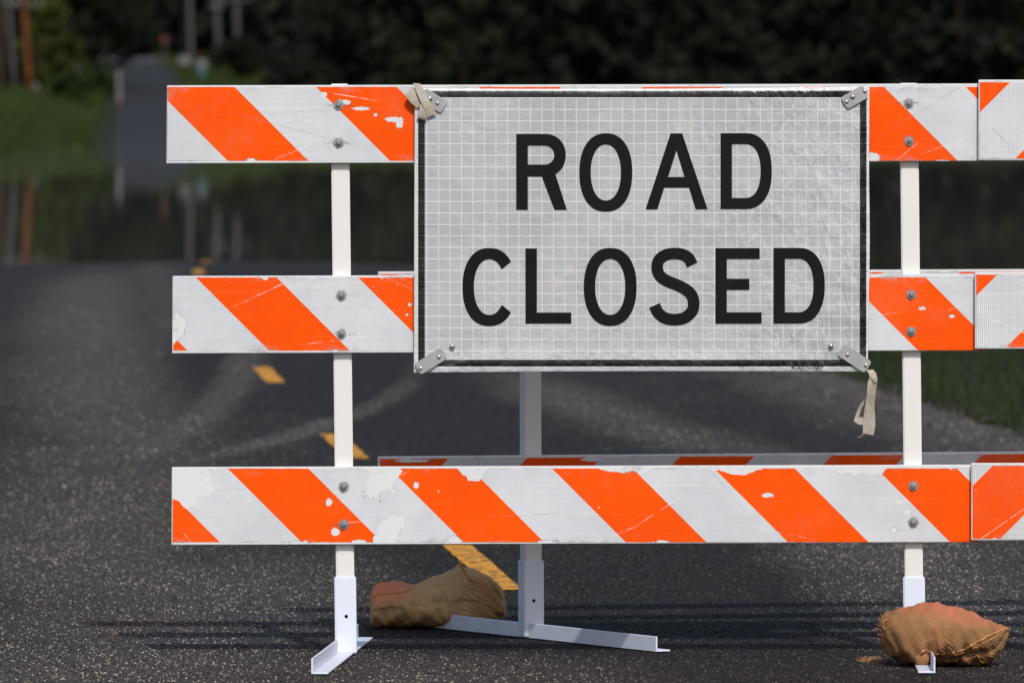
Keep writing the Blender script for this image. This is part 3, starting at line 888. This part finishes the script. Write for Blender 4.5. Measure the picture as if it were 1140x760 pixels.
# black border, white hem
bx0, bz1 = SXZ(465.6, 101.3); bx1, bz0 = SXZ(964.3, 407.6)
e = (X - bx0).min((X - bx1) * -1.0).min(Z - bz0).min((Z - bz1) * -1.0) + (nA - .5) * .001
bw = 7.4 / SC
border = e.step(-.0004, .0004) * (1.0 - (e - bw).step(-.0004, .0004))
blk = m_sign.mix(nB.step(.70, .74) * nC.step(.42, .6), (.0045, .0045, .006), (.42, .42, .42))
c = m_sign.mix(border, c, blk)
c = m_sign.mix(1.0 - e.step(-.0006, .0), c, m_sign.mix(nB, (.66, .66, .665), (.52, .52, .53)))
m_sign.base(c)
cre = m_sign.noise(16, 3, .6, sx=1.5, sz=.6, dist=.8, off=2.)
fold = m_sign.noise(34, 2, .5, sx=1.2, sz=.35, dist=1.2, off=6.)
m_sign.bump(lnk * .2 + nA * 2.0 + cre * (X.step(.0, .5) * 2.2 + .5) + fold * X.step(-.1, .5) * 1.3 + soft * cre * 1.6, .6, .005)
face = link('face_sheet', np_mesh('face_sheet', V, fa), m_sign, sg, smooth=True)

# letters
m_ink = Mat('black_legend', .5, .12); ni = m_ink.noise(120, 3, .6); nj = m_ink.noise(5, 3)
m_ink.base(m_ink.mix(ni.step(.735, .76) * nj.step(.45, .6), m_ink.mix(nj, (.0045, .0045, .006), (.0075, .0075, .009)), (.45, .45, .45)))
def sup(cx, cy, rx, ry, a0, a1, n, e=2.25):
    out = []
    for k in range(n + 1):
        a = R(a0 + (a1 - a0) * k / n); c_, s_ = math.cos(a), math.sin(a)
        out.append((cx + rx * math.copysign(abs(c_) ** (2 / e), c_), cy - ry * math.copysign(abs(s_) ** (2 / e), s_)))
    return out
def letter_O(x0, x1, y0, y1):
    cx, cy, rx, ry = (x0 + x1) / 2, (y0 + y1) / 2, (x1 - x0) / 2, (y1 - y0) / 2
    return [sup(cx, cy, rx, ry, 0, 360, 72)[:-1], sup(cx, cy, rx - 12.6, ry - 12.2, 0, 360, 72, 2.15)[:-1]]
def letter_D(x0, x1, y0, y1):
    cy, ry = (y0 + y1) / 2, (y1 - y0) / 2; cx = x0 + 27.5; rx = x1 - cx
    return [[(x0, y1), (x0, y0)] + sup(cx, cy, rx, ry, 90, -90, 40, 2.3),
            [(x0 + 12.6, y1 - 12.3), (x0 + 12.6, y0 + 12.3)] + sup(cx, cy, rx - 12.6, ry - 12.3, 90, -90, 40, 2.3)]
def smooth_path(P, n=8):
    out = []
    for i in range(len(P) - 1):
        p0, p1, p2, p3 = P[max(i - 1, 0)], P[i], P[i + 1], P[min(i + 2, len(P) - 1)]
        for k in range(n):
            t = k / n
            out.append(tuple(.5 * (2 * p1[q] + (p2[q] - p0[q]) * t + (2 * p0[q] - 5 * p1[q] + 4 * p2[q] - p3[q]) * t * t + (3 * p1[q] - p0[q] - 3 * p2[q] + p3[q]) * t ** 3) for q in (0, 1)))
    return out + [P[-1]]
def stroke(P, w):
    P = smooth_path(P); a, b = [], []
    for i, p in enumerate(P):
        q, r_ = P[max(i - 1, 0)], P[min(i + 1, len(P) - 1)]
        dx, dy = r_[0] - q[0], r_[1] - q[1]; l = math.hypot(dx, dy)
        nx_, ny_ = -dy / l * w / 2, dx / l * w / 2
        a.append((p[0] + nx_, p[1] + ny_)); b.append((p[0] - nx_, p[1] - ny_))
    return [a + b[::-1]]
letters = [
    [[(574.8, 149.2), (608, 149.2)] + sup(607, 172.7, 22.8, 23.5, 88, -62, 26, 2.1) + [(631, 233.2), (617.3, 233.2), (603.3, 196.2), (587.6, 196.2), (587.6, 233.2), (574.8, 233.2)],
     [(587.6, 161.8), (606, 161.8)] + sup(606, 172.5, 11, 10.7, 88, -88, 16, 2.1) + [(587.6, 183.2)]],
    letter_O(645.0, 703.8, 148.4, 235.3),
    [[(718.6, 232.8), (746.4, 148.4), (759.2, 148.4), (787.6, 232.8), (774.4, 232.8), (766.8, 208.8), (739.3, 208.8), (731.8, 232.8)],
     [(752.9, 167.5), (743.6, 197), (762, 197)]],
    letter_D(802.0, 859.0, 148.2, 232.6),
    [sup(544.8, 319.2, 29.8, 43.4, 38, 322, 60) + sup(544.8, 319.2, 17.2, 31.0, 322, 38, 60, 2.15)],
    [[(585, 276.3), (597.7, 276.3), (597.7, 347.6), (636, 347.6), (636, 359.9), (585, 359.9)]],
    letter_O(649.9, 708.6, 275.7, 362.4),
    stroke([(770.6, 294.6), (766.5, 287.2), (760, 283.2), (750.5, 281.8), (740, 284), (733, 290), (731.6, 299), (735, 307), (743, 312.6), (753, 316.6), (763.5, 322), (770.3, 329), (772.2, 339), (769.5, 347), (762, 353.3), (751, 355.4), (740, 353.4), (732.5, 347.5), (728.6, 339.6)], 12.8),
    [[(796.4, 275.8), (845.6, 275.8), (845.6, 288), (809, 288), (809, 310), (834, 310), (834, 322.2), (809, 322.2), (809, 347.3), (847.7, 347.3), (847.7, 359.7), (796.4, 359.7)]],
    letter_D(861.0, 918.0, 275.6, 359.6)]
for polys in letters:
    cu = bpy.data.curves.new('letter', 'CURVE'); cu.dimensions = '2D'; cu.fill_mode = 'BOTH'; cu.extrude = .0004
    for poly in polys:
        sp = cu.splines.new('POLY'); sp.points.add(len(poly) - 1); sp.use_cyclic_u = True
        for p, (px, py) in zip(sp.points, poly):
            x, z = SXZ(px, py); p.co = (x, z, 0, 1)
    tmp = bpy.data.objects.new('tmp', cu); COL.objects.link(tmp)
    bpy.context.view_layer.update()
    me = bpy.data.meshes.new_from_object(tmp.evaluated_get(bpy.context.evaluated_depsgraph_get()))
    bpy.data.objects.remove(tmp)
    for v in me.vertices:
        x, z, h = v.co
        v.co = (x, YS - .0036 - h * .6, z)
    me.flip_normals() if False else None
    link('letter', me, m_ink, sg)
# tiny maker line on the hem
cu = bpy.data.curves.new('hem_print', 'FONT'); cu.body = 'ROAD CLOSED'; cu.size = 6.2 / SC; cu.extrude = .0002
tmp = bpy.data.objects.new('tmp', cu); COL.objects.link(tmp); bpy.context.view_layer.update()
me = bpy.data.meshes.new_from_object(tmp.evaluated_get(bpy.context.evaluated_depsgraph_get())); bpy.data.objects.remove(tmp)
hx, hz = SXZ(881, 410.6)
for v in me.vertices: v.co = (hx + v.co.x * .82, YS - .0040 - v.co.z, hz + v.co.y)
link('hem_print', me, m_ink, sg)

# corner brackets and straps
m_brk = Mat('brushed_corner_plate', .45, .5, .35); n = m_brk.noise(40, 3, .6, sx=.4); m_brk.base(m_brk.scale((.36, .36, .36), n * .6 + .7)); m_brk.bump(n, .2, .001)
m_rivet = Mat('steel_rivet', .22, .5, 1.0); m_rivet.base((.62, .62, .62))
m_strap = Mat('soiled_tan_webbing', .9, .15)
n1 = m_strap.noise(16, 4, .6); X, Y, Z = m_strap.xyz()
wv = (X * 900.0 + Z * 900.0).sin() * (X * 900.0 - Z * 900.0).sin()
c = m_strap.mix(n1.step(.35, .7), (.46, .415, .345), (.27, .24, .195))
m_strap.base(m_strap.scale(c, wv * .08 + 1.0)); m_strap.bump(wv, .3, .0008)
def bracket(pa, pb, w, rivets):
    """a flat rounded bar from pa to pb (px), half width w px"""
    ang = math.atan2(pb[1] - pa[1], pb[0] - pa[0]); q = []
    for c_, base_ in ((pb, ang), (pa, ang + math.pi)):
        for k in range(-4, 5):
            a = base_ + k * R(90) / 4
            e = 4.0
            ca, sa = math.cos(a - base_), math.sin(a - base_)
            ca2, sa2 = math.copysign(abs(ca) ** (2 / e), ca), math.copysign(abs(sa) ** (2 / e), sa)
            q.append(SXZ(c_[0] + w * (ca2 * .6 * math.cos(base_) - sa2 * math.sin(base_)), c_[1] + w * (ca2 * .6 * math.sin(base_) + sa2 * math.cos(base_))))
    bm = bmesh.new(); add_prism(bm, q[::-1], YS - .0085, YS - .0062, .0006)
    bmesh.ops.recalc_face_normals(bm, faces=bm.faces)
    o = bm_obj('corner_bracket', bm, m_brk, sg)
    for (x, y, rad) in rivets:
        bx, bz = SXZ(x, y); bm = bmesh.new(); k = rad / SC
        add_lathe_y(bm, bx, YS - .0085, bz, [(k * 1.0, 0), (k * .95, k * .3), (k * .7, k * .62), (k * .35, k * .78)], 14)
        bm_obj('rivet', bm, m_rivet, o, True)
bracket((474, 106.5), (491, 117.5), 7.6, [(478.5, 110, 3.2), (487, 115.2, 2.3)])
bracket((959.5, 103.5), (943, 113.0), 7.6, [(962.5, 101.8, 2.3), (942, 113.4, 2.3), (948.6, 108, 2.9)])
bracket((468.5, 408.5), (491, 394.5), 7.2, [(468.3, 409.7, 2.3), (488.5, 397, 2.3), (503.5, 385.3, 3.1)])
bracket((962.5, 406.0), (939.5, 390.8), 7.6, [(963.6, 406.3, 2.3), (943.2, 394.5, 2.3), (924.8, 384.8, 3.1)])
def ribbon_px(bm, pairs, t=.0014):
    """webbing strip from (left px, right px, depth offset) triples, subdivided"""
    fr_, bk = [], []
    for (l, r_, dy) in pairs:
        row = []
        for (x, y), q in ((l, 0), (((l[0] + r_[0]) / 2, (l[1] + r_[1]) / 2), -.0004), (r_, 0)):
            X_, Z_ = SXZ(x, y); row.append((X_, YS - .0095 + dy + q, Z_))
        fr_.append([bm.verts.new(p) for p in row]); bk.append([bm.verts.new((p[0], p[1] + t, p[2])) for p in row])
    n = len(pairs)
    for i in range(n - 1):
        for k in range(2):
            bm.faces.new((fr_[i][k], fr_[i + 1][k], fr_[i + 1][k + 1], fr_[i][k + 1]))
            bm.faces.new((bk[i][k], bk[i][k + 1], bk[i + 1][k + 1], bk[i + 1][k]))
        bm.faces.new((fr_[i][0], bk[i][0], bk[i + 1][0], fr_[i + 1][0]))
        bm.faces.new((fr_[i][2], fr_[i + 1][2], bk[i + 1][2], bk[i][2]))
    for rows in ((fr_[0], bk[0]), (fr_[-1], bk[-1])):
        for k in range(2): bm.faces.new((rows[0][k], rows[0][k + 1], rows[1][k + 1], rows[1][k]))
def finish_ribbon(bm):
    bmesh.ops.recalc_face_normals(bm, faces=bm.faces)
    return bm_obj('strap', bm, m_strap, sg)
bm = bmesh.new()
ribbon_px(bm, [((459.3, 96.5), (453, 103), .0), ((462, 101), (452, 107.5), -.001), ((466, 108), (457.5, 114.5), .000), ((470.5, 116), (464.5, 120.5), .003)])
ribbon_px(bm, [((460, 92.8), (468, 93.2), .012), ((460.6, 95.2), (468.8, 94.8), -.002), ((464, 103), (472.5, 101), -.007), ((469, 114), (478.5, 112), -.0085), ((474.5, 126), (483.8, 122), -.006), ((476.5, 130.5), (486.2, 126.5), -.004)])
ribbon_px(bm, [((468.5, 115), (474.5, 121.5), -.004), ((467, 121), (474.5, 127), -.0065), ((465, 128.5), (476, 131.5), -.006), ((465.3, 131.6), (475, 134), -.003)])
finish_ribbon(bm)
bm = bmesh.new()
ribbon_px(bm, [((964, 411.5), (972, 411), .006), ((967, 415), (975.3, 415), .002), ((968, 420), (976.5, 423), -.003), ((966, 424), (976, 428), -.002), ((965.3, 433), (975, 434), .000), ((964.6, 441), (974.2, 441), -.001), ((962.8, 452), (973.2, 452), .001),
               ((961.2, 463), (974, 463), -.001), ((960.6, 474), (974.3, 473), .001), ((960.5, 481.5), (972.5, 484), .003)])
ribbon_px(bm, [((968.5, 416.5), (973, 412.6), -.006), ((970, 421), (976.4, 420), -.008), ((973, 425.5), (976.6, 425), -.006)])
ribbon_px(bm, [((962.5, 444), (961.5, 450), .004), ((957.5, 449.5), (958.8, 455), .010), ((953.5, 459), (957, 461.5), .012), ((950.4, 468.5), (955.2, 465), .008), ((955.5, 472), (955.2, 463.5), .004), ((962, 472.5), (962, 464), .004)])
add_tube(bm, [(SXZ(961.5, 482)[0], YS - .007, SXZ(961.5, 482)[1]), (SXZ(958.5, 485.3)[0], YS - .008, SXZ(958.5, 485.3)[1]), (SXZ(954.4, 486.2)[0], YS - .009, SXZ(954.4, 486.2)[1])], .0009, 5)
finish_ribbon(bm)

# ------------------------------------------------------------------ sandbags
def bag_mat(name, tan, olive, lit_salmon, side):
    m = Mat(name, .9, .15)
    X, Y, Z = m.xyz()
    n1 = m.noise(9, 4, .6); n2 = m.noise(45, 3, .6)
    wv = (X * 1500.0).sin() * (Z * 1500.0 + Y * 900.0).sin()
    c = m.mix(n1.step(.35, .68), tan, olive)
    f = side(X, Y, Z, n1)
    c = m.mix(f, c, lit_salmon)  # reddish sunlit upper side put into the colour by a position mask
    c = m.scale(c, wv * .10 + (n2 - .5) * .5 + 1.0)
    m.base(c); m.bump(wv * .5 + n2, .5, .0018)
    return m
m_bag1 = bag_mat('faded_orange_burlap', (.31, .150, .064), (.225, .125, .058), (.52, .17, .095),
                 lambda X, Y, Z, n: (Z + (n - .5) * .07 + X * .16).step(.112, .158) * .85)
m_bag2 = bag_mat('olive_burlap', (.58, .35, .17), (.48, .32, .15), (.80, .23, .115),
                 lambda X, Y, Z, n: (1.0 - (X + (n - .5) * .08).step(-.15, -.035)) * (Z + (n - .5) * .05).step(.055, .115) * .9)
m_seam = Mat('frayed_jute', .95, .1); n = m_seam.noise(60, 3); m_seam.base(m_seam.scale((.46, .215, .08), n + .5))
m_sand = Mat('spilled_sand', .95, .1); n = m_sand.noise(90, 3, .7); m_sand.base(m_sand.scale((.30, .155, .065), n * 1.2 + .4))

def loft_bag(secs, d, depth, pleat, ring=168, sub=13):
    """closed bag from sections (px, y top, y bottom, half depth factor, depth shift)"""
    secs = np.array(secs, float)
    t = np.arange(len(secs)); tt = np.linspace(0, len(secs) - 1, (len(secs) - 1) * sub + 1)
    def cr(col):
        out = []
        for q in tt:
            i = min(int(q), len(secs) - 2); f = q - i
            p = [secs[max(i - 1, 0), col], secs[i, col], secs[i + 1, col], secs[min(i + 2, len(secs) - 1), col]]
            out.append(.5 * (2 * p[1] + (p[2] - p[0]) * f + (2 * p[0] - 5 * p[1] + 4 * p[2] - p[3]) * f * f + (3 * p[1] - p[0] - 3 * p[2] + p[3]) * f ** 3))
        return np.array(out)
    PX, YT, YB, DF, DS = (cr(i) for i in range(5))
    rows = []
    for i in range(len(tt)):
        zt = CAM_H - (YT[i] - HORIZON) * d / F; zb = max(.001, CAM_H - (YB[i] - HORIZON) * (d - depth * max(DF[i], .05) * .75) / F)
        x = (PX[i] - 570) * d / F; hd = depth * max(DF[i], .02)
        zc, hz = (zt + zb) / 2, max((zt - zb) / 2, .002)
        row = []
        for k in range(ring):
            a = 2 * math.pi * k / ring; ca, sa = math.cos(a), math.sin(a)
            e = 2.5
            cy_, cz_ = math.copysign(abs(ca) ** (2 / e), ca), math.copysign(abs(sa) ** (2 / e), sa)
            y = d + DS[i] - hd * cy_ ; z = zc + hz * cz_
            p = pleat(PX[i], i / (len(tt) - 1), a, x, y, z)
            row.append((x + p[0], y + p[1], max(.001, z + p[2])))
        rows.append(row)
    V = np.array(rows).reshape(-1, 3)
    n = len(tt); ii = np.arange(n * ring).reshape(n, ring); jj = np.roll(ii, -1, 1)
    fa = np.stack([ii[:-1], ii[1:], jj[1:], jj[:-1]], -1).reshape(-1, 4)
    return V, fa, ii

def make_bag(V, fa, ii, mat, name, label):
    c0 = (V.min(0) + V.max(0)) / 2
    r = root(name, (c0[0], c0[1], 0), label, 'sandbag', 'burlap sandbags on the barricade feet')
    V2 = V - np.array([c0[0], c0[1], 0])
    me = np_mesh('sack', V2, fa)
    bm = bmesh.new(); bm.from_mesh(me)
    bm.verts.ensure_lookup_table()
    for rr in (ii[0], ii[-1][::-1]):
        try: bm.faces.new([bm.verts[int(v)] for v in rr])
        except ValueError: pass
    bmesh.ops.recalc_face_normals(bm, faces=bm.faces)
    bvh = BVHTree.FromBMesh(bm)
    o = bm_obj('sack', bm, mat, r, True)
    return r, bvh, Vector((c0[0], c0[1], 0))
def on_bag(bvh, org, px, py, out=.0):
    """point of the bag's surface seen at a photo pixel, in the bag's own space"""
    dr = Vector(((px - 570) / F, 1, -(py - HORIZON) / F)).normalized()
    o = Vector((0, 0, CAM_H)) - org
    hit, nrm, _, _ = bvh.ray_cast(o, dr)
    if hit is None: return None
    if nrm.dot(dr) > 0: nrm = -nrm
    return hit + nrm * out
def seam(r, bvh, org, pts, rad, name='seam', out=.001, jig=.0012):
    P = [on_bag(bvh, org, *p, out) for p in smooth_path(pts, 7)]
    P = [p + Vector((random.uniform(-jig, jig), random.uniform(-jig, jig), random.uniform(-jig, jig))) for p in P if p]
    if len(P) < 2: return
    bm = bmesh.new(); add_tube(bm, P, [rad * random.uniform(.7, 1.3) for _ in P], 6)
    return bm_obj(name, bm, m_seam, r)
def fringe(r, bases, n, ln, spread, name='frayed_edge'):
    bm = bmesh.new()
    for _ in range(n):
        b = random.choice(bases) + Vector((random.uniform(-1, 1), random.uniform(-1, 1), random.uniform(-1, 1))) * spread
        a = random.uniform(0, 6.28); q = Vector((math.cos(a), random.uniform(-.4, .4), math.sin(a) * .7 + .1)).normalized()
        l = ln * random.uniform(.4, 1.2); w = Vector((random.uniform(-1, 1), 0, random.uniform(-1, 1))) * l * .3
        add_tube(bm, [b, b + q * l * .5 + w, b + q * l], [.0009, .0008, .0004], 4)
    return bm_obj(name, bm, m_seam, r)

# right bag, lying over the right foot of the front barricade
DB1 = 23.43
def pl1(px, t, a, x, y, z):
    # gathers running down to the lower front seam
    front = max(0, math.cos(a)); low = max(0, -math.sin(a) * .8 + .75) * front
    w = low * min(1, max(0, (px - 1000) / 40)) * min(1, max(0, (1122 - px) / 18))
    s = math.sin((px * 1.3 + 1.5 * math.sin(px * .17) + (a if a < 3.1416 else a - 6.283) * 46)) * .0040 * w + math.sin(px * .34 + a * 6) * .002 * front
    # mouth pinched in along the seam
    aa = (a if a < math.pi else a - 2 * math.pi)
    pin = math.exp(-((aa + .62 - (px - 1060) * .010) / .16) ** 2) * w * .016
    wr = .0030 * math.sin(px * .13 + 3 * a) + .0022 * math.sin(px * .31 - 5 * a) + .0014 * math.sin(px * .5 + 8 * a + 2 * math.sin(px * .09))
    return (0, -s + pin + wr, .4 * s * math.sin(a) + wr)
V, fa, ii = loft_bag([(979.5, 695, 712, .12, 0), (981.5, 689, 720, .35, 0), (988, 683, 729, .6, 0), (1000, 678.5, 738, .82, 0), (1015, 674.5, 742.5, .95, 0), (1033, 672.5, 743.5, 1, 0),
                      (1050, 672.8, 743.5, 1, 0), (1066, 676, 743.5, .95, 0), (1082, 682.5, 743.5, .86, -.01), (1097, 688.5, 741.5, .68, -.02), (1108, 692.5, 733, .45, -.03), (1117, 696, 718, .25, -.035), (1122.5, 698.5, 705, .06, -.035)],
                     DB1, .165, pl1)
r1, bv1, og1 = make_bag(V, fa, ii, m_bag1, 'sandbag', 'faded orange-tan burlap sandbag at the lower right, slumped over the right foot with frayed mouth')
seam(r1, bv1, og1, [(1024, 730), (1030, 724), (1045, 727.5), (1060, 727), (1075, 722), (1090, 714), (1105, 706), (1120, 699.5)], .0026)
seam(r1, bv1, og1, [(1046, 731), (1062, 729), (1078, 724.5), (1093, 717.5), (1108, 709), (1119, 702)], .0016)
seam(r1, bv1, og1, [(1074, 722), (1080, 727), (1088, 731), (1096, 737), (1099, 742)], .0014, 'loose_thread', .004)
seam(r1, bv1, og1, [(1060, 728), (1066, 732), (1063, 738)], .0012, 'loose_thread', .003)
seam(r1, bv1, og1, [(1088, 731), (1090, 737), (1089, 742)], .0012, 'loose_thread', .004)
bs = [p for p in (on_bag(bv1, og1, x, y, .002) for x, y in [(984, 694), (986, 700), (988, 692), (983, 705), (992, 688), (990, 696)]) if p]
fringe(r1, bs, 26, .022, .005)
bs = [p for p in (on_bag(bv1, og1, x, y, .001) for x, y in [(1118, 699), (1105, 706), (1090, 714), (1075, 722), (1110, 704), (1050, 727)]) if p]
fringe(r1, bs, 18, .013, .005)
# rolled ear of the sack beside the foot
ear = on_bag(bv1, og1, 1027, 732, .0)
if ear:
    bm = bmesh.new()
    n = 9
    P = [ear + Vector((0, .05 - .065 * k / (n - 1), -.004)) for k in range(n)]
    add_tube(bm, P, [.018, .02, .021, .0215, .022, .0215, .021, .0195, .016], 18)
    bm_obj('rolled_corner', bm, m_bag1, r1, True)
# spilled sand beside it
bm = bmesh.new()
cx, cy = (970 - 570) * GD(735) / F, GD(735)
vs = []
for k in range(260):
    a = random.uniform(0, 6.283); q = random.random() ** .6
    x, y = cx + .038 * q * math.cos(a), cy + .16 * q * math.sin(a); s = random.uniform(.0010, .0030)
    v = [bm.verts.new((x + s * math.cos(b), y + s * 1.5 * math.sin(b), .001)) for b in (0, 2.1, 4.2)]; tpt = bm.verts.new((x, y, .001 + s * .8))
    for i in range(3): bm.faces.new((v[i], v[(i + 1) % 3], tpt))
tag(bm_obj('spilled_sand', bm, m_sand), 'thin scatter of orange sand spilled left of the right sandbag', 'sand', kind='stuff')

# left bag, on the far end of the rear barricade's foot
DB2 = 25.07
def pl2(px, t, a, x, y, z):
    front = max(0, math.cos(a))
    w = min(1, max(0, (px - 512) / 16)) * min(1, max(0, (563 - px) / 10))
    aa = (a if a < math.pi else a - 2 * math.pi)
    s = math.sin(aa * 44 + px * .5) * .0058 * w * front
    pin = math.exp(-((aa - .55 + (px - 512) * .026) / .17) ** 2) * w * .013 * front
    w2 = min(1, max(0, (470 - px) / 30))
    wr = .0045 * math.sin(px * .07 + 2.4 * a) + .0024 * math.sin(px * .22 - 5 * a) + .0016 * math.sin(px * .41 + 7 * a + 2 * math.sin(px * .1)) + .0028 * w2 * math.sin(aa * 30 + px * .3) * max(0, math.sin(a)) 
    return (0, -s + pin + wr, .5 * wr + .3 * s)
V, fa, ii = loft_bag([(412, 665, 694, .35, 0), (413.5, 660, 697, .62, 0), (419, 652.5, 698.5, .8, 0), (433, 648.3, 699.2, .95, .02), (448, 648.3, 699.6, 1, .02), (459, 650.5, 700, 1, .01), (472, 646.3, 700.4, .95, 0), (488, 640.3, 700.6, .92, -.005), (500, 636.5, 700.2, .9, -.01), (507, 632, 699.8, .84, -.015),
                      (512, 626.3, 699.5, .78, -.02), (517, 631.0, 698.5, .84, -.01), (523, 633.2, 698, .88, -.005), (530, 634.8, 697, .9, 0), (544, 640.5, 695, .85, 0), (555, 650, 692.5, .68, 0), (561, 660, 689, .42, 0), (563.5, 669, 683, .1, 0)],
                     DB2, .15, pl2)
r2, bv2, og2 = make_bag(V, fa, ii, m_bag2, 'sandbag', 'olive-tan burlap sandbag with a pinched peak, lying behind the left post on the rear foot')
seam(r2, bv2, og2, [(512, 629), (517, 638), (525, 648), (537, 657), (548, 665), (555, 675), (557, 687)], .0028)
seam(r2, bv2, og2, [(514, 631), (521, 642), (531, 650), (543, 658), (552, 667), (558, 676), (560, 686)], .0018)
bs = [p for p in (on_bag(bv2, og2, x, y, .002) for x, y in [(512, 629.5), (511, 631), (513, 632)]) if p]
if bs: fringe(r2, bs, 9, .016, .002)
seam(r2, bv2, og2, [(415, 664), (424, 662), (436, 661), (450, 659), (457, 656)], .0014, 'fold_seam')
